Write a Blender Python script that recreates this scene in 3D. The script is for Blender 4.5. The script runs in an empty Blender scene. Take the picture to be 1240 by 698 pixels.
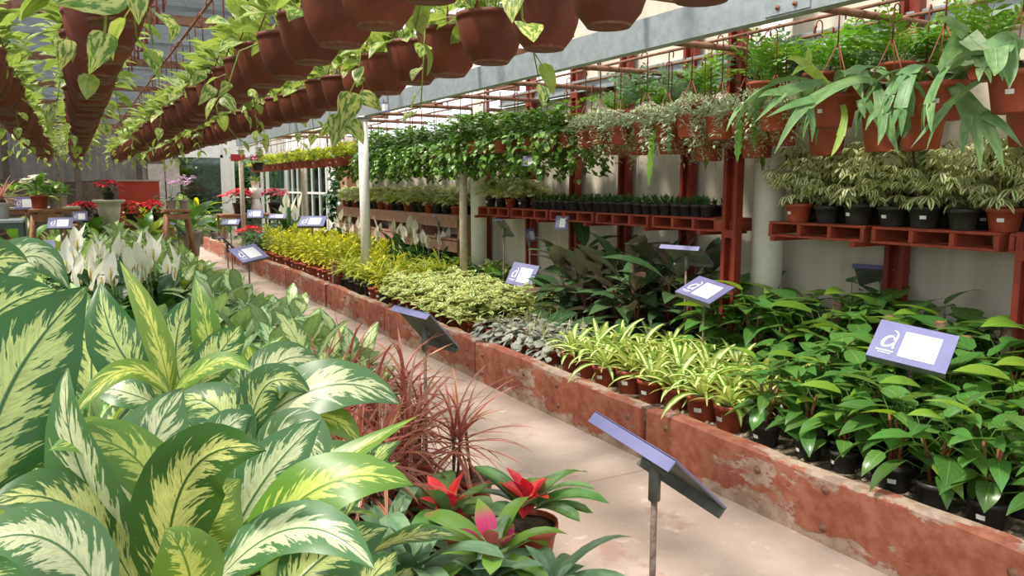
import bpy, math, random
import numpy as np
from mathutils import Vector, Matrix
R = math.radians
sc = bpy.context.scene
COL = sc.collection

# ---------------------------------------------------------------- camera
CAM_H, YAW, PITCH, FPX = 1.4, R(28.9), R(7.35), 960.0
cd = bpy.data.cameras.new('camera'); cam = bpy.data.objects.new('camera', cd); COL.objects.link(cam)
cam.location = (0, 0, CAM_H); cam.rotation_euler = (R(90) - PITCH, 0, -YAW)
cd.sensor_width = 36; cd.lens = FPX / 1240 * 36; cd.clip_start = .05; cd.clip_end = 200
sc.camera = cam

# ---------------------------------------------------------------- sky, sun, exposure
wd = bpy.data.worlds.new('sky'); sc.world = wd; wd.use_nodes = True
bgn = wd.node_tree.nodes['Background']
bgn.inputs[0].default_value = (0.93, 0.96, 1.0, 1); bgn.inputs[1].default_value = 1.65
sl = bpy.data.lights.new('sun', 'SUN'); so = bpy.data.objects.new('sun', sl); COL.objects.link(so)
sl.energy = 6.0; sl.angle = R(8); sl.color = (1.0, 0.93, 0.82)
SUN_FROM = Vector((-0.60, 0.10, 1.0)).normalized()
so.rotation_euler = SUN_FROM.to_track_quat('Z', 'Y').to_euler(); so.location = (0, 0, 8)
vs = sc.view_settings
vs.view_transform = 'Standard'; vs.look = 'None'; vs.gamma = 1; vs.use_curve_mapping = False; vs.exposure = 0.25
sc.cycles.max_bounces = 8; sc.cycles.diffuse_bounces = 4; sc.cycles.transparent_max_bounces = 16
sc.cycles.transmission_bounces = 4; sc.cycles.sample_clamp_indirect = 6

# ---------------------------------------------------------------- pixel -> world (used once, to read places off the photograph)
FWD = np.array([math.sin(YAW) * math.cos(PITCH), math.cos(YAW) * math.cos(PITCH), -math.sin(PITCH)])
RGT = np.array([math.cos(YAW), -math.sin(YAW), 0.0]); UPV = np.cross(RGT, FWD)
CAMP = np.array([0, 0, CAM_H])
def PX(u, v, d): return CAMP + d * (FWD + RGT * (u - 620) / FPX + UPV * (349 - v) / FPX)
def proj(p):
    q = np.array(p) - CAMP; z = q @ FWD
    if z < .05: return (-9999, -9999, z)
    return (620 + FPX * (q @ RGT) / z, 349 - FPX * (q @ UPV) / z, z)
def in_view(x, y, z0, z1, m=40):
    a, b = proj((x, y, z0)), proj((x, y, z1))
    if a[2] < .3 or b[2] < .3: return False
    return max(a[0], b[0]) > -m and min(a[0], b[0]) < 1240 + m and max(a[1], b[1]) > -m and min(a[1], b[1]) < 698 + m

# ---------------------------------------------------------------- mesh helpers
def rz3(a): c, s = math.cos(a), math.sin(a); return np.array([[c, -s, 0], [s, c, 0], [0, 0, 1.]])
def rx3(a): c, s = math.cos(a), math.sin(a); return np.array([[1., 0, 0], [0, c, -s], [0, s, c]])
def ry3(a): c, s = math.cos(a), math.sin(a); return np.array([[c, 0, s], [0, 1., 0], [-s, 0, c]])
def aim(az, el, roll=0): return rz3(az) @ rx3(el) @ ry3(roll)

class MB:
    def __init__(s): s.V = []; s.F = []; s.U = []; s.Rn = []; s.S = []; s.Mi = []; s.n = 0
    def add(s, V, F, U=None, rnd=0., smooth=True, m=0):
        V = np.asarray(V, float); k = len(V)
        s.V.append(V); o = s.n
        s.F.extend([tuple(i + o for i in f) for f in F]); s.n += k
        s.U.append(np.zeros((k, 2)) if U is None else U); s.Rn.append(np.full(k, rnd))
        s.S.extend([smooth] * len(F)); s.Mi.extend([m] * len(F)); return s
    def leaf(s, g, Rm, p, sc_=1., rnd=0., m=0):
        return s.add((g[0] * sc_) @ Rm.T + np.asarray(p), g[1], g[2], rnd, True, m)
    def box(s, c, d, Rm=None, m=0, bev=0.):
        x, y, z = np.array(d) / 2.
        if bev:
            b = bev; V = []
            for sz in (-1, 1):
                for (sx, sy) in ((-1, -1), (1, -1), (1, 1), (-1, 1)):
                    V += [(sx * (x - b), sy * (y - b), sz * z), (sx * x, sy * (y - b), sz * (z - b)), (sx * (x - b), sy * y, sz * (z - b))]
            V = np.array(V); I = lambda t, q, k: t * 12 + q * 3 + k
            F = [tuple(I(0, q, 0) for q in (3, 2, 1, 0)), tuple(I(1, q, 0) for q in (0, 1, 2, 3))]
            for q in range(4):
                r = (q + 1) % 4; kq = 2 if q in (0, 2) else 1
                F.append((I(0, q, kq), I(0, r, kq), I(1, r, kq), I(1, q, kq)))
                F.append((I(1, q, kq), I(1, r, kq), I(1, r, 0), I(1, q, 0))); F.append((I(0, q, 0), I(0, r, 0), I(0, r, kq), I(0, q, kq)))
                ko = 3 - kq
                F.append((I(0, r, kq), I(0, r, ko), I(1, r, ko), I(1, r, kq)))
                F.append((I(1, r, kq), I(1, r, ko), I(1, r, 0))); F.append((I(0, r, ko), I(0, r, kq), I(0, r, 0)))
        else:
            V = np.array([(-x, -y, -z), (x, -y, -z), (x, y, -z), (-x, y, -z), (-x, -y, z), (x, -y, z), (x, y, z), (-x, y, z)])
            F = [(3, 2, 1, 0), (4, 5, 6, 7), (0, 1, 5, 4), (1, 2, 6, 5), (2, 3, 7, 6), (3, 0, 4, 7)]
        if Rm is not None: V = V @ Rm.T
        return s.add(V + np.array(c), F, smooth=False, m=m)
    def tube(s, P, r, n=6, cap=True, m=0, rnd=0., uvv=True):
        P = np.asarray(P, float); k = len(P); r = np.full(k, r) if np.isscalar(r) else np.asarray(r)
        T = np.gradient(P, axis=0); T /= np.linalg.norm(T, axis=1)[:, None] + 1e-9
        h = np.array([0, 0, 1.]) if abs(T[0][2]) < .9 else np.array([1., 0, 0])
        V = []; a = np.arange(n) * 2 * math.pi / n
        for i in range(k):
            u = h - T[i] * (h @ T[i]); u /= np.linalg.norm(u) + 1e-9; w = np.cross(T[i], u); h = u
            V.append(P[i] + r[i] * (np.cos(a)[:, None] * u + np.sin(a)[:, None] * w))
        V = np.concatenate(V); F = []
        for i in range(k - 1):
            for j in range(n):
                j2 = (j + 1) % n; F.append((i * n + j, i * n + j2, (i + 1) * n + j2, (i + 1) * n + j))
        if cap: F.append(tuple(range(n - 1, -1, -1))); F.append(tuple((k - 1) * n + j for j in range(n)))
        U = np.stack([np.tile(a / 6.3, k), np.repeat(np.linspace(0, 1, k), n)], 1)
        return s.add(V, F, U, rnd, True, m)
    def lathe(s, prof, n=20, c=(0, 0, 0), m=0, smooth=True):
        V = []; a = np.arange(n) * 2 * math.pi / n
        for r, z in prof: V.append(np.stack([r * np.cos(a), r * np.sin(a), np.full(n, z)], 1))
        V = np.concatenate(V) + np.array(c); F = []
        for i in range(len(prof) - 1):
            for j in range(n):
                j2 = (j + 1) % n; F.append((i * n + j, i * n + j2, (i + 1) * n + j2, (i + 1) * n + j))
        if prof[0][0] > 1e-4: F.append(tuple(range(n - 1, -1, -1)))
        if prof[-1][0] > 1e-4: F.append(tuple((len(prof) - 1) * n + j for j in range(n)))
        return s.add(V, F, smooth=smooth, m=m)
    def mesh(s, name, mats):
        me = bpy.data.meshes.new(name)
        V = np.concatenate(s.V); U = np.concatenate(s.U); Rn = np.concatenate(s.Rn)
        me.from_pydata(V.tolist(), [], s.F)
        me.polygons.foreach_set('use_smooth', s.S); me.polygons.foreach_set('material_index', s.Mi)
        li = np.empty(len(me.loops), np.int32); me.loops.foreach_get('vertex_index', li)
        uv = me.uv_layers.new(name='UVMap'); uv.data.foreach_set('uv', U[li].astype(np.float32).ravel())
        at = me.attributes.new('rnd', 'FLOAT', 'POINT'); at.data.foreach_set('value', Rn.astype(np.float32))
        for mm in (mats if isinstance(mats, (list, tuple)) else [mats]): me.materials.append(mm)
        me.update(); return me

KIDS = {}
def link(o, parent=None):
    COL.objects.link(o)
    if parent is not None: o.parent = parent; KIDS.setdefault(parent.name, []).append(o)
    return o
def obj(name, mb, mats, parent=None, loc=None, kind=None):
    me = mb.mesh(name, mats) if isinstance(mb, MB) else mb
    o = link(bpy.data.objects.new(name, me), parent)
    if loc is not None: o.location = loc
    if kind: o['kind'] = kind
    return o
def tag(o, label, cat, group=None, kind=None):
    o['label'] = label; o['category'] = cat
    if group: o['group'] = group
    if kind: o['kind'] = kind
    return o
def thing(name, label, cat, loc=(0, 0, 0), rz=0, group=None):
    o = link(bpy.data.objects.new(name, None)); o.empty_display_size = .05
    o.location = loc; o.rotation_euler = (0, 0, rz)
    return tag(o, label, cat, group)
def struct(name, mb, mats, parent=None, label=None):
    o = obj(name, mb, mats, parent)
    if parent is None: o['kind'] = 'structure'
    if label: o['label'] = label
    return o
def copy_tree(o, parent=None):
    c = o.copy(); link(c, parent)
    for ch in KIDS.get(o.name, ()): copy_tree(ch, c)
    return c
ORD = ('first second third fourth fifth sixth seventh eighth ninth tenth eleventh twelfth thirteenth fourteenth fifteenth sixteenth seventeenth eighteenth '
       'nineteenth twentieth twenty-first twenty-second twenty-third twenty-fourth twenty-fifth twenty-sixth twenty-seventh twenty-eighth twenty-ninth thirtieth '
       'thirty-first thirty-second thirty-third thirty-fourth thirty-fifth thirty-sixth thirty-seventh thirty-eighth thirty-ninth fortieth forty-first forty-second '
       'forty-third forty-fourth forty-fifth').split()

# ---------------------------------------------------------------- materials
class NT:
    def __init__(s, name):
        s.mat = bpy.data.materials.new(name); s.mat.use_nodes = True; s.t = s.mat.node_tree; s.t.nodes.clear()
        s.out = s.t.nodes.new('ShaderNodeOutputMaterial')
    def put(s, sock, v):
        if isinstance(v, bpy.types.NodeSocket): s.t.links.new(v, sock)
        elif v is not None:
            if isinstance(v, (tuple, list)) and len(v) == 3 and sock.type == 'RGBA': v = (*v, 1)
            sock.default_value = v
    def n(s, typ, ins=None, out=0, **pr):
        nd = s.t.nodes.new('ShaderNode' + typ)
        for k, v in pr.items(): setattr(nd, k, v)
        for k, v in (ins or {}).items(): s.put(nd.inputs[k], v)
        return nd.outputs[out]
    def m(s, op, a, b=None, c=None, clamp=False):
        return s.n('Math', {0: a, 1: b, 2: c}, operation=op, use_clamp=clamp)
    def mix(s, f, a, b): return s.n('Mix', {0: f, 6: a, 7: b}, out=2, data_type='RGBA')
    def noise(s, vec, scale=5., det=2., rough=.5): return s.n('TexNoise', {'Vector': vec, 'Scale': scale, 'Detail': det, 'Roughness': rough})
    def step(s, x, a, b): return s.n('MapRange', {'Value': x, 1: a, 2: b, 3: 0., 4: 1.}, interpolation_type='SMOOTHSTEP')
    def comb(s, x, y, z): return s.n('CombineXYZ', {0: x, 1: y, 2: z})
    def coord(s, k='Object'): return s.n('TexCoord', out={'Generated': 0, 'UV': 2, 'Object': 3}[k])
    def bsdf(s, col, rough=.5, bump=None, bstr=.3, metal=0., spec=.5, bdist=.01):
        ins = {'Base Color': col, 'Roughness': rough, 'Metallic': metal, 'Specular IOR Level': spec}
        if bump is not None: ins['Normal'] = s.n('Bump', {'Height': bump, 'Strength': bstr, 'Distance': bdist})
        return s.n('BsdfPrincipled', ins)
    def end(s, sh): s.t.links.new(sh, s.out.inputs[0]); return s.mat

def rough_mat(name, A, B, scale=8., rough=.7, bstr=.2, metal=0., spec=.4, jit=0., bdist=.004):
    t = NT(name); p = t.coord(); n1 = t.noise(p, scale, 5, .6); n2 = t.noise(p, scale * 7, 3)
    f = t.step(t.m('ADD', t.m('MULTIPLY', n1, .75), t.m('MULTIPLY', n2, .25)), .35, .65)
    c = t.mix(f, A, B)
    if jit: c = t.n('HueSaturation', {'Value': t.m('ADD', t.m('MULTIPLY', t.n('ObjectInfo', out=5), jit), 1 - jit / 2), 'Color': c})
    return t.end(t.bsdf(c, rough, n2, bstr, metal, spec, bdist))

def leafmat(name, A, B, kind='plain', rough=.38, tr=.3, back=None, F=15., bias=.6, jit=.5, hue=.03, spec=.5):
    t = NT(name); uv = t.n('UVMap', uv_map='UVMap'); sp = t.t.nodes.new('ShaderNodeSeparateXYZ'); t.t.links.new(uv, sp.inputs[0])
    u, v = sp.outputs[0], sp.outputs[1]
    rnd = t.m('FRACT', t.m('ADD', t.n('Attribute', attribute_name='rnd', out=2), t.n('ObjectInfo', out=5)))
    w = t.m('MULTIPLY', t.m('ABSOLUTE', t.m('SUBTRACT', u, .5)), 2.)
    side = t.m('GREATER_THAN', u, .5); rz = t.m('MULTIPLY', rnd, 37.)
    if kind == 'dieff':
        p = t.m('SUBTRACT', v, t.m('MULTIPLY', w, .28))
        n1 = t.noise(t.comb(t.m('MULTIPLY', p, F), t.m('ADD', t.m('MULTIPLY', w, 1.1), t.m('MULTIPLY', side, 7.)), rz), 1., 2.5, .55)
        n2 = t.noise(t.comb(t.m('MULTIPLY', p, F * 3.2), t.m('ADD', t.m('MULTIPLY', w, 5.), t.m('MULTIPLY', side, 3.)), rz), 1., 2, .5)
        q = t.m('ADD', t.m('MULTIPLY', t.m('SUBTRACT', n1, .5), 2.1), t.m('MULTIPLY', t.m('SUBTRACT', n2, .5), 1.3))
        q = t.m('SUBTRACT', t.m('ADD', q, bias), w); q = t.m('SUBTRACT', q, t.m('MULTIPLY', t.m('POWER', v, 4.), .35))
        f = t.step(q, -.05, .13); f = t.m('MULTIPLY', f, t.step(w, .015, .05))
        pale = t.mix(t.step(n2, .4, .65), B, tuple(x * .72 + y * .28 for x, y in zip(B, A)))
        c = t.mix(f, A, pale)
    elif kind in ('margin', 'stripe'):
        n1 = t.noise(t.comb(t.m('MULTIPLY', u, 5.), t.m('MULTIPLY', v, F * .3), rz), 1., 2)
        q = t.m('ADD', w, t.m('MULTIPLY', t.m('SUBTRACT', n1, .5), 1.2 if kind == 'margin' else .35))
        f = t.step(q, bias - .06, bias + .08)
        c = t.mix(f, A, B) if kind == 'margin' else t.mix(f, B, A)
    elif kind == 'splash':
        n1 = t.noise(t.comb(t.m('MULTIPLY', u, 4.), t.m('MULTIPLY', v, 2.2), rz), 1.6, 3, .6)
        f = t.step(n1, bias - .05, bias + .06); c = t.mix(f, A, B)
    elif kind == 'veins':
        r = t.m('SINE', t.m('MULTIPLY', t.m('SUBTRACT', v, t.m('MULTIPLY', w, .3)), F * 4.))
        f = t.m('MAXIMUM', t.m('SUBTRACT', 1., t.step(w, .02, .07)), t.m('MULTIPLY', t.step(r, .75, 1.), .35)); c = t.mix(f, A, B)
    elif kind == 'tip':
        f = t.step(t.m('ADD', v, t.m('MULTIPLY', t.m('SUBTRACT', rnd, .5), .5)), bias - .2, bias + .2); c = t.mix(f, A, B)
    else:
        f = t.step(t.noise(t.comb(t.m('MULTIPLY', u, 2.), t.m('MULTIPLY', v, 3.), rz), 1.3, 2), .35, .65); c = t.mix(f, A, B)
    c = t.n('HueSaturation', {'Hue': t.m('ADD', .5 - hue / 2, t.m('MULTIPLY', rnd, hue)), 'Saturation': 1.,
                              'Value': t.m('ADD', 1 - jit / 2, t.m('MULTIPLY', t.m('FRACT', t.m('MULTIPLY', rnd, 13.7)), jit)), 'Color': c})
    if back: c = t.mix(t.m('MULTIPLY', t.n('NewGeometry', out=6), .75), c, back)
    b = t.bsdf(c, rough, t.m('SUBTRACT', 1., t.step(w, 0., .12)), .25, spec=spec, bdist=.003)
    tc = t.n('HueSaturation', {'Hue': .485, 'Saturation': 1.1, 'Value': 1.5, 'Color': c})
    return t.end(t.n('MixShader', {0: tr, 1: b, 2: t.n('BsdfTranslucent', {'Color': tc})}))

M = {}
M['terracotta'] = rough_mat('terracotta_plastic', (.36, .075, .034), (.27, .055, .027), 6, .5, .08, jit=.3)
M['old_terracotta'] = rough_mat('weathered_terracotta', (.185, .048, .028), (.12, .032, .021), 5, .55, .15, jit=.35)
M['lime_deposit'] = rough_mat('limescale_on_terracotta', (.26, .15, .10), (.15, .06, .04), 40, .7, .2)
M['black_pot'] = rough_mat('black_plastic', (.022, .022, .024), (.04, .038, .036), 9, .45, .1)
M['grey_pot'] = rough_mat('grey_pot', (.42, .39, .35), (.3, .28, .25), 9, .7, .1)
M['soil'] = rough_mat('potting_soil', (.055, .035, .022), (.16, .11, .075), 45, .95, .8, bdist=.01)
M['sticker'] = rough_mat('white_sticker', (.75, .75, .73), (.68, .68, .68), 20, .5, .02)
M['stem_red'] = rough_mat('reddish_stem', (.17, .045, .022), (.25, .09, .035), 20, .6, .2)
M['stem_green'] = rough_mat('green_stem', (.2, .3, .05), (.14, .22, .04), 20, .5, .1)
M['stem_brown'] = rough_mat('brown_stem', (.075, .047, .03), (.15, .10, .065), 30, .85, .7)
M['wire'] = rough_mat('reddish_hanger', (.24, .055, .04), (.17, .04, .03), 20, .5, .1)
M['rust'] = rough_mat('rusty_steel', (.17, .075, .045), (.28, .15, .10), 30, .8, .4)
M['red_steel'] = rough_mat('red_painted_steel', (.24, .034, .018), (.16, .024, .014), 10, .5, .15, jit=.2)
M['red_wood'] = rough_mat('red_painted_wood', (.33, .06, .03), (.22, .04, .022), 14, .6, .3, jit=.25)
M['galv'] = rough_mat('galvanised_steel', (.36, .40, .42), (.27, .31, .33), 14, .42, .06, metal=.35)
M['white_paint'] = rough_mat('white_painted_column', (.82, .79, .73), (.72, .68, .62), 4, .55, .08)
M['pale_wood'] = rough_mat('pale_wood_post', (.50, .43, .33), (.36, .30, .23), 20, .8, .3)
M['brown_wood'] = rough_mat('brown_wood', (.23, .105, .05), (.33, .17, .09), 18, .75, .3, jit=.3)
M['pink_wood'] = rough_mat('pinkish_board', (.45, .25, .18), (.33, .17, .12), 12, .7, .3, jit=.2)
M['dark_back'] = rough_mat('dark_sign_back', (.10, .105, .09), (.15, .15, .125), 12, .5, .1)
M['sign_blue'] = rough_mat('blue_sign', (.18, .18, .345), (.155, .155, .305), 5, .38, .02)
M['sign_white'] = rough_mat('white_print', (.86, .86, .86), (.82, .82, .83), 5, .4, .02)
M['ink'] = rough_mat('grey_ink', (.45, .45, .5), (.4, .4, .45), 5, .5, 0)
M['stake'] = rough_mat('mottled_steel_stake', (.10, .065, .05), (.26, .19, .16), 60, .7, .3)
M['green_steel'] = rough_mat('dark_green_steel', (.05, .10, .075), (.08, .13, .10), 12, .45, .1)
M['gravel'] = rough_mat('bed_gravel', (.20, .145, .10), (.42, .34, .26), 38, .95, 1., bdist=.02)
M['stone'] = rough_mat('gravel_stone', (.44, .36, .28), (.27, .21, .16), 20, .9, .3, jit=.5)
M['earth'] = rough_mat('earth', (.16, .12, .085), (.26, .2, .15), 4, .95, .5)
M['cream_urn'] = rough_mat('cream_urn', (.62, .58, .46), (.5, .46, .36), 9, .7, .1)
M['white_frame'] = rough_mat('white_window_frame', (.72, .72, .68), (.62, .62, .58), 8, .5, .05)
M['red_board'] = rough_mat('red_board', (.5, .05, .025), (.4, .04, .02), 4, .5, .05)
M['red_notice'] = rough_mat('red_notice', (.42, .03, .035), (.36, .025, .03), 4, .5, .02)
M['grey_sheet'] = rough_mat('grey_corrugated', (.30, .29, .27), (.21, .2, .19), 3, .6, .1, jit=.2)
M['slat'] = rough_mat('added_grey_slat', (.26, .29, .32), (.2, .22, .25), 6, .6, .1, jit=.15)
M['grey_back'] = rough_mat('dark_grey_corrugated', (.17, .155, .14), (.10, .095, .085), 3, .6, .1, jit=.3)
M['dark_wood'] = rough_mat('dark_shed_boards', (.06, .045, .035), (.10, .08, .06), 10, .8, .3, jit=.3)

def path_mat():
    t = NT('worn_pinkish_concrete'); p = t.coord()
    n1 = t.noise(p, 1.3, 6, .6); n2 = t.noise(p, 9, 5, .65); n3 = t.noise(p, 70, 3)
    c = t.mix(t.step(n1, .35, .68), (.41, .31, .255), (.54, .43, .37))
    c = t.mix(t.m('MULTIPLY', t.step(n2, .60, .66), .55), c, (.60, .505, .45))
    c = t.mix(t.m('MULTIPLY', t.step(t.noise(t.n('Mapping', {'Vector': p, 'Location': (3., 9., 0.)}), 2.6, 6, .7), .56, .66), .6), c, (.33, .185, .135))
    c = t.mix(t.m('MULTIPLY', t.step(n3, .60, .75), .25), c, (.30, .22, .17))
    return t.end(t.bsdf(c, .75, t.m('ADD', n2, t.m('MULTIPLY', n3, .4)), .35, spec=.3, bdist=.006))
M['path'] = path_mat()
def chip_mat():
    t = NT('chipped_red_paint_on_concrete'); p = t.coord()
    st = t.n('Mapping', {'Vector': p, 'Scale': (1., .5, 1.2)})
    n1 = t.noise(st, 3.2, 8, .72); n2 = t.noise(p, 14, 4, .6); n3 = t.noise(p, 60, 3)
    red = t.mix(t.step(n2, .35, .65), (.30, .088, .052), (.40, .15, .098))
    red = t.mix(t.m('MULTIPLY', t.step(t.noise(p, 2., 4), .5, .7), .6), red, (.22, .06, .035))
    con = t.mix(t.step(n2, .4, .6), (.50, .40, .32), (.34, .26, .2))
    sz = t.t.nodes.new('ShaderNodeSeparateXYZ'); t.t.links.new(p, sz.inputs[0])
    low = t.step(sz.outputs[2], .10, -.02); high = t.step(sz.outputs[2], .25, .285)
    f = t.step(t.m('ADD', t.m('ADD', n1, t.m('MULTIPLY', high, .06)), t.m('MULTIPLY', low, .13)), .535, .575)
    f = t.m('MULTIPLY', f, .85)
    c = t.mix(f, red, con)
    c = t.mix(t.m('MULTIPLY', t.step(t.noise(p, 1.1, 5, .6), .62, .72), t.m('MULTIPLY', low, .8)), c, (.10, .09, .045))
    h = t.m('ADD', t.m('MULTIPLY', f, -.6), t.m('MULTIPLY', n3, .5))
    return t.end(t.bsdf(c, .7, h, .6, spec=.3, bdist=.006))
M['chip'] = chip_mat()
def wall_mat():
    t = NT('beige_concrete_wall'); p = t.coord()
    n1 = t.noise(t.n('Mapping', {'Vector': p, 'Scale': (1., 3., .5)}), 2.2, 6, .6); n2 = t.noise(p, 25, 4)
    c = t.mix(t.step(n1, .35, .68), (.52, .465, .385), (.62, .565, .48)); c = t.mix(t.m('MULTIPLY', t.step(n2, .6, .7), .25), c, (.36, .32, .26))
    return t.end(t.bsdf(c, .8, n2, .2, spec=.25, bdist=.004))
M['wall'] = wall_mat()
def glass_mat(name, tint, tr, rough=.05):
    t = NT(name); a = t.n('BsdfTransparent', {'Color': tint}); b = t.n('BsdfGlossy', {'Color': (.8, .85, .85, 1), 'Roughness': rough})
    fr = t.n('Fresnel', {'IOR': 1.45}); f = t.m('ADD', t.m('MULTIPLY', fr, .8), 1 - tr, clamp=True)
    return t.end(t.n('MixShader', {0: f, 1: a, 2: b}))
M['glass'] = glass_mat('window_glass', (.5, .58, .52, 1), .97)
def roof_mat(name, tint, clear, A):
    t = NT(name); n = t.noise(t.coord(), 2.5, 5, .6)
    c = t.mix(t.step(n, .35, .7), A, tuple(x * .7 for x in A))
    d = t.n('MixShader', {0: .5, 1: t.n('BsdfDiffuse', {'Color': c}), 2: t.n('BsdfTranslucent', {'Color': c})})
    return t.end(t.n('MixShader', {0: clear, 1: d, 2: t.n('BsdfTransparent', {'Color': tint})}))
M['roof_clear'] = roof_mat('clear_fibreglass', (.97, .97, .95, 1), .86, (.6, .6, .58))
M['roof_grey'] = roof_mat('grey_fibreglass', (.62, .68, .74, 1), .16, (.22, .24, .26))

G_ = (.035, .10, .018)
M['dieff_big'] = leafmat('dieffenbachia_leaf', (.032, .105, .020), (.50, .56, .19), 'dieff', .38, .30, (.2, .31, .09), F=17, bias=.50, jit=.25)
M['dieff_pale'] = leafmat('dieffenbachia_leaf_pale', (.07, .16, .055), (.60, .64, .38), 'dieff', .36, .25, (.24, .34, .16), F=16, bias=.56, jit=.2)
M['dieff_gold'] = leafmat('dieffenbachia_leaf_gold', (.11, .21, .02), (.50, .55, .12), 'dieff', .4, .32, (.22, .32, .06), F=16, bias=.42, jit=.2)
M['dieff_small'] = leafmat('compact_dieffenbachia_leaf', (.085, .20, .045), (.58, .68, .30), 'dieff', .38, .3, (.24, .38, .12), F=9, bias=.70, jit=.4)
M['dieff_grey'] = leafmat('silvery_dieffenbachia_leaf', (.085, .22, .06), (.55, .67, .36), 'dieff', .38, .28, (.24, .36, .17), F=11, bias=.72, jit=.35)
M['pothos'] = leafmat('pothos_leaf', (.11, .23, .03), (.52, .57, .19), 'splash', .38, .36, (.24, .35, .08), bias=.49, jit=.45)
M['philo'] = leafmat('philodendron_leaf', (.075, .19, .038), (.16, .29, .07), 'veins', .24, .28, (.17, .29, .07), F=10, jit=.5)
M['philo_young'] = leafmat('young_philodendron_leaf', (.17, .30, .035), (.26, .39, .06), 'veins', .28, .38, (.2, .34, .05), F=10, jit=.3)
M['philo_dark'] = leafmat('dark_philodendron_leaf', (.055, .115, .045), (.17, .22, .13), 'veins', .18, .15, (.13, .10, .07), F=10, jit=.6)
M['philo_bronze'] = leafmat('bronze_philodendron_leaf', (.17, .12, .09), (.28, .23, .19), 'veins', .22, .2, (.2, .14, .11), F=10, jit=.4)
M['spider'] = leafmat('striped_spider_leaf', (.13, .30, .02), (.78, .78, .36), 'stripe', .38, .32, (.42, .5, .14), bias=.46, jit=.25)
M['silver'] = leafmat('silver_grey_leaf', (.25, .265, .215), (.48, .48, .42), 'veins', .5, .12, (.28, .27, .22), F=8, jit=.5)
M['spike'] = leafmat('flower_spike', (.30, .34, .14), (.38, .38, .18), 'plain', .6, .1)
M['cream'] = leafmat('cream_margined_leaf', (.18, .31, .04), (.78, .78, .40), 'margin', .4, .3, (.5, .52, .2), bias=.5, jit=.35)
M['scheff'] = leafmat('variegated_schefflera_leaf', (.10, .21, .03), (.84, .83, .54), 'margin', .34, .28, (.5, .54, .26), bias=.36, jit=.4)
M['yellow'] = leafmat('yellow_green_leaf', (.19, .33, .03), (.74, .66, .07), 'tip', .36, .32, (.4, .42, .05), bias=.52, jit=.5, hue=.05)
M['gold_spike'] = leafmat('golden_strap_leaf', (.14, .26, .02), (.64, .60, .09), 'margin', .36, .3, (.3, .35, .05), bias=.55, jit=.5)
M['pale'] = leafmat('pale_variegated_leaf', (.30, .42, .12), (.84, .86, .58), 'margin', .4, .3, (.6, .64, .35), bias=.35, jit=.3)
M['dark_leaf'] = leafmat('dark_green_leaf', (.018, .065, .014), (.035, .11, .022), 'veins', .25, .2, (.05, .13, .03), F=9, jit=.5)
M['mid_leaf'] = leafmat('mid_green_leaf', (.05, .15, .02), (.09, .22, .03), 'plain', .35, .28, (.1, .22, .04), jit=.6)
M['vine'] = leafmat('glossy_vine_leaf', (.06, .17, .03), (.2, .33, .06), 'plain', .26, .25, (.1, .2, .04), jit=.9, hue=.04)
M['callisia'] = leafmat('pink_edged_trailing_leaf', (.22, .36, .13), (.66, .70, .52), 'margin', .5, .25, (.38, .40, .28), bias=.45, jit=.6)
M['fern'] = leafmat('fern_frond', (.075, .20, .022), (.13, .28, .035), 'plain', .4, .35, (.15, .3, .05), jit=.5)
M['fern_blue'] = leafmat('bluish_fern_frond', (.10, .20, .10), (.22, .32, .20), 'plain', .3, .25, (.14, .26, .13), jit=.4)
M['stag'] = leafmat('staghorn_frond', (.085, .185, .05), (.15, .27, .09), 'plain', .48, .22, (.13, .22, .09), jit=.35)
M['lime_frond'] = leafmat('young_staghorn_frond', (.24, .38, .05), (.32, .46, .08), 'plain', .4, .3, jit=.2)
M['stag_shield'] = leafmat('brown_shield_frond', (.30, .24, .12), (.42, .38, .26), 'plain', .7, .1)
M['lime'] = leafmat('lime_leaf', (.36, .46, .03), (.52, .56, .06), 'plain', .4, .35, jit=.5)
M['white_spathe'] = leafmat('white_spathe', (.80, .80, .70), (.84, .84, .76), 'plain', .5, .35, (.74, .76, .62), jit=.08, hue=0.)
M['red_dracaena'] = leafmat('red_dracaena_leaf', (.22, .13, .05), (.58, .22, .17), 'margin', .36, .25, (.36, .12, .10), bias=.45, jit=.6)
M['pink_cordyline'] = leafmat('pink_cordyline_leaf', (.42, .22, .15), (.55, .30, .22), 'plain', .45, .25, jit=.5)
M['brom'] = leafmat('bromeliad_leaf', (.075, .19, .045), (.16, .29, .09), 'plain', .24, .2, (.13, .24, .09), jit=.4)
M['brom_grey'] = leafmat('grey_bromeliad_leaf', (.12, .23, .12), (.20, .31, .18), 'plain', .35, .18, (.15, .24, .14), jit=.3)
M['brom_red'] = leafmat('red_bromeliad_bract', (.66, .03, .035), (.75, .06, .06), 'plain', .3, .2, jit=.25, hue=.015)
M['brom_pink'] = leafmat('pink_bromeliad_leaf', (.60, .05, .16), (.20, .33, .04), 'tip', .25, .22, (.4, .2, .1), bias=.62, jit=.3, hue=.02)
M['brom_lime'] = leafmat('lime_bromeliad_leaf', (.17, .31, .05), (.5, .10, .14), 'tip', .25, .22, (.2, .3, .07), bias=1.12, jit=.3, hue=.02)
M['poinsettia'] = leafmat('red_poinsettia_bract', (.68, .012, .03), (.78, .03, .05), 'plain', .4, .22, (.5, .02, .03), jit=.35, hue=.02)
M['orchid'] = leafmat('orchid_petal', (.62, .28, .56), (.84, .78, .84), 'plain', .5, .3, jit=.3, hue=.06)
M['red_flower'] = leafmat('small_red_flower', (.62, .05, .02), (.7, .08, .03), 'plain', .4, .2)
M['yellow_spadix'] = rough_mat('spadix', (.55, .42, .14), (.48, .36, .12), 40, .7, .3)

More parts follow.
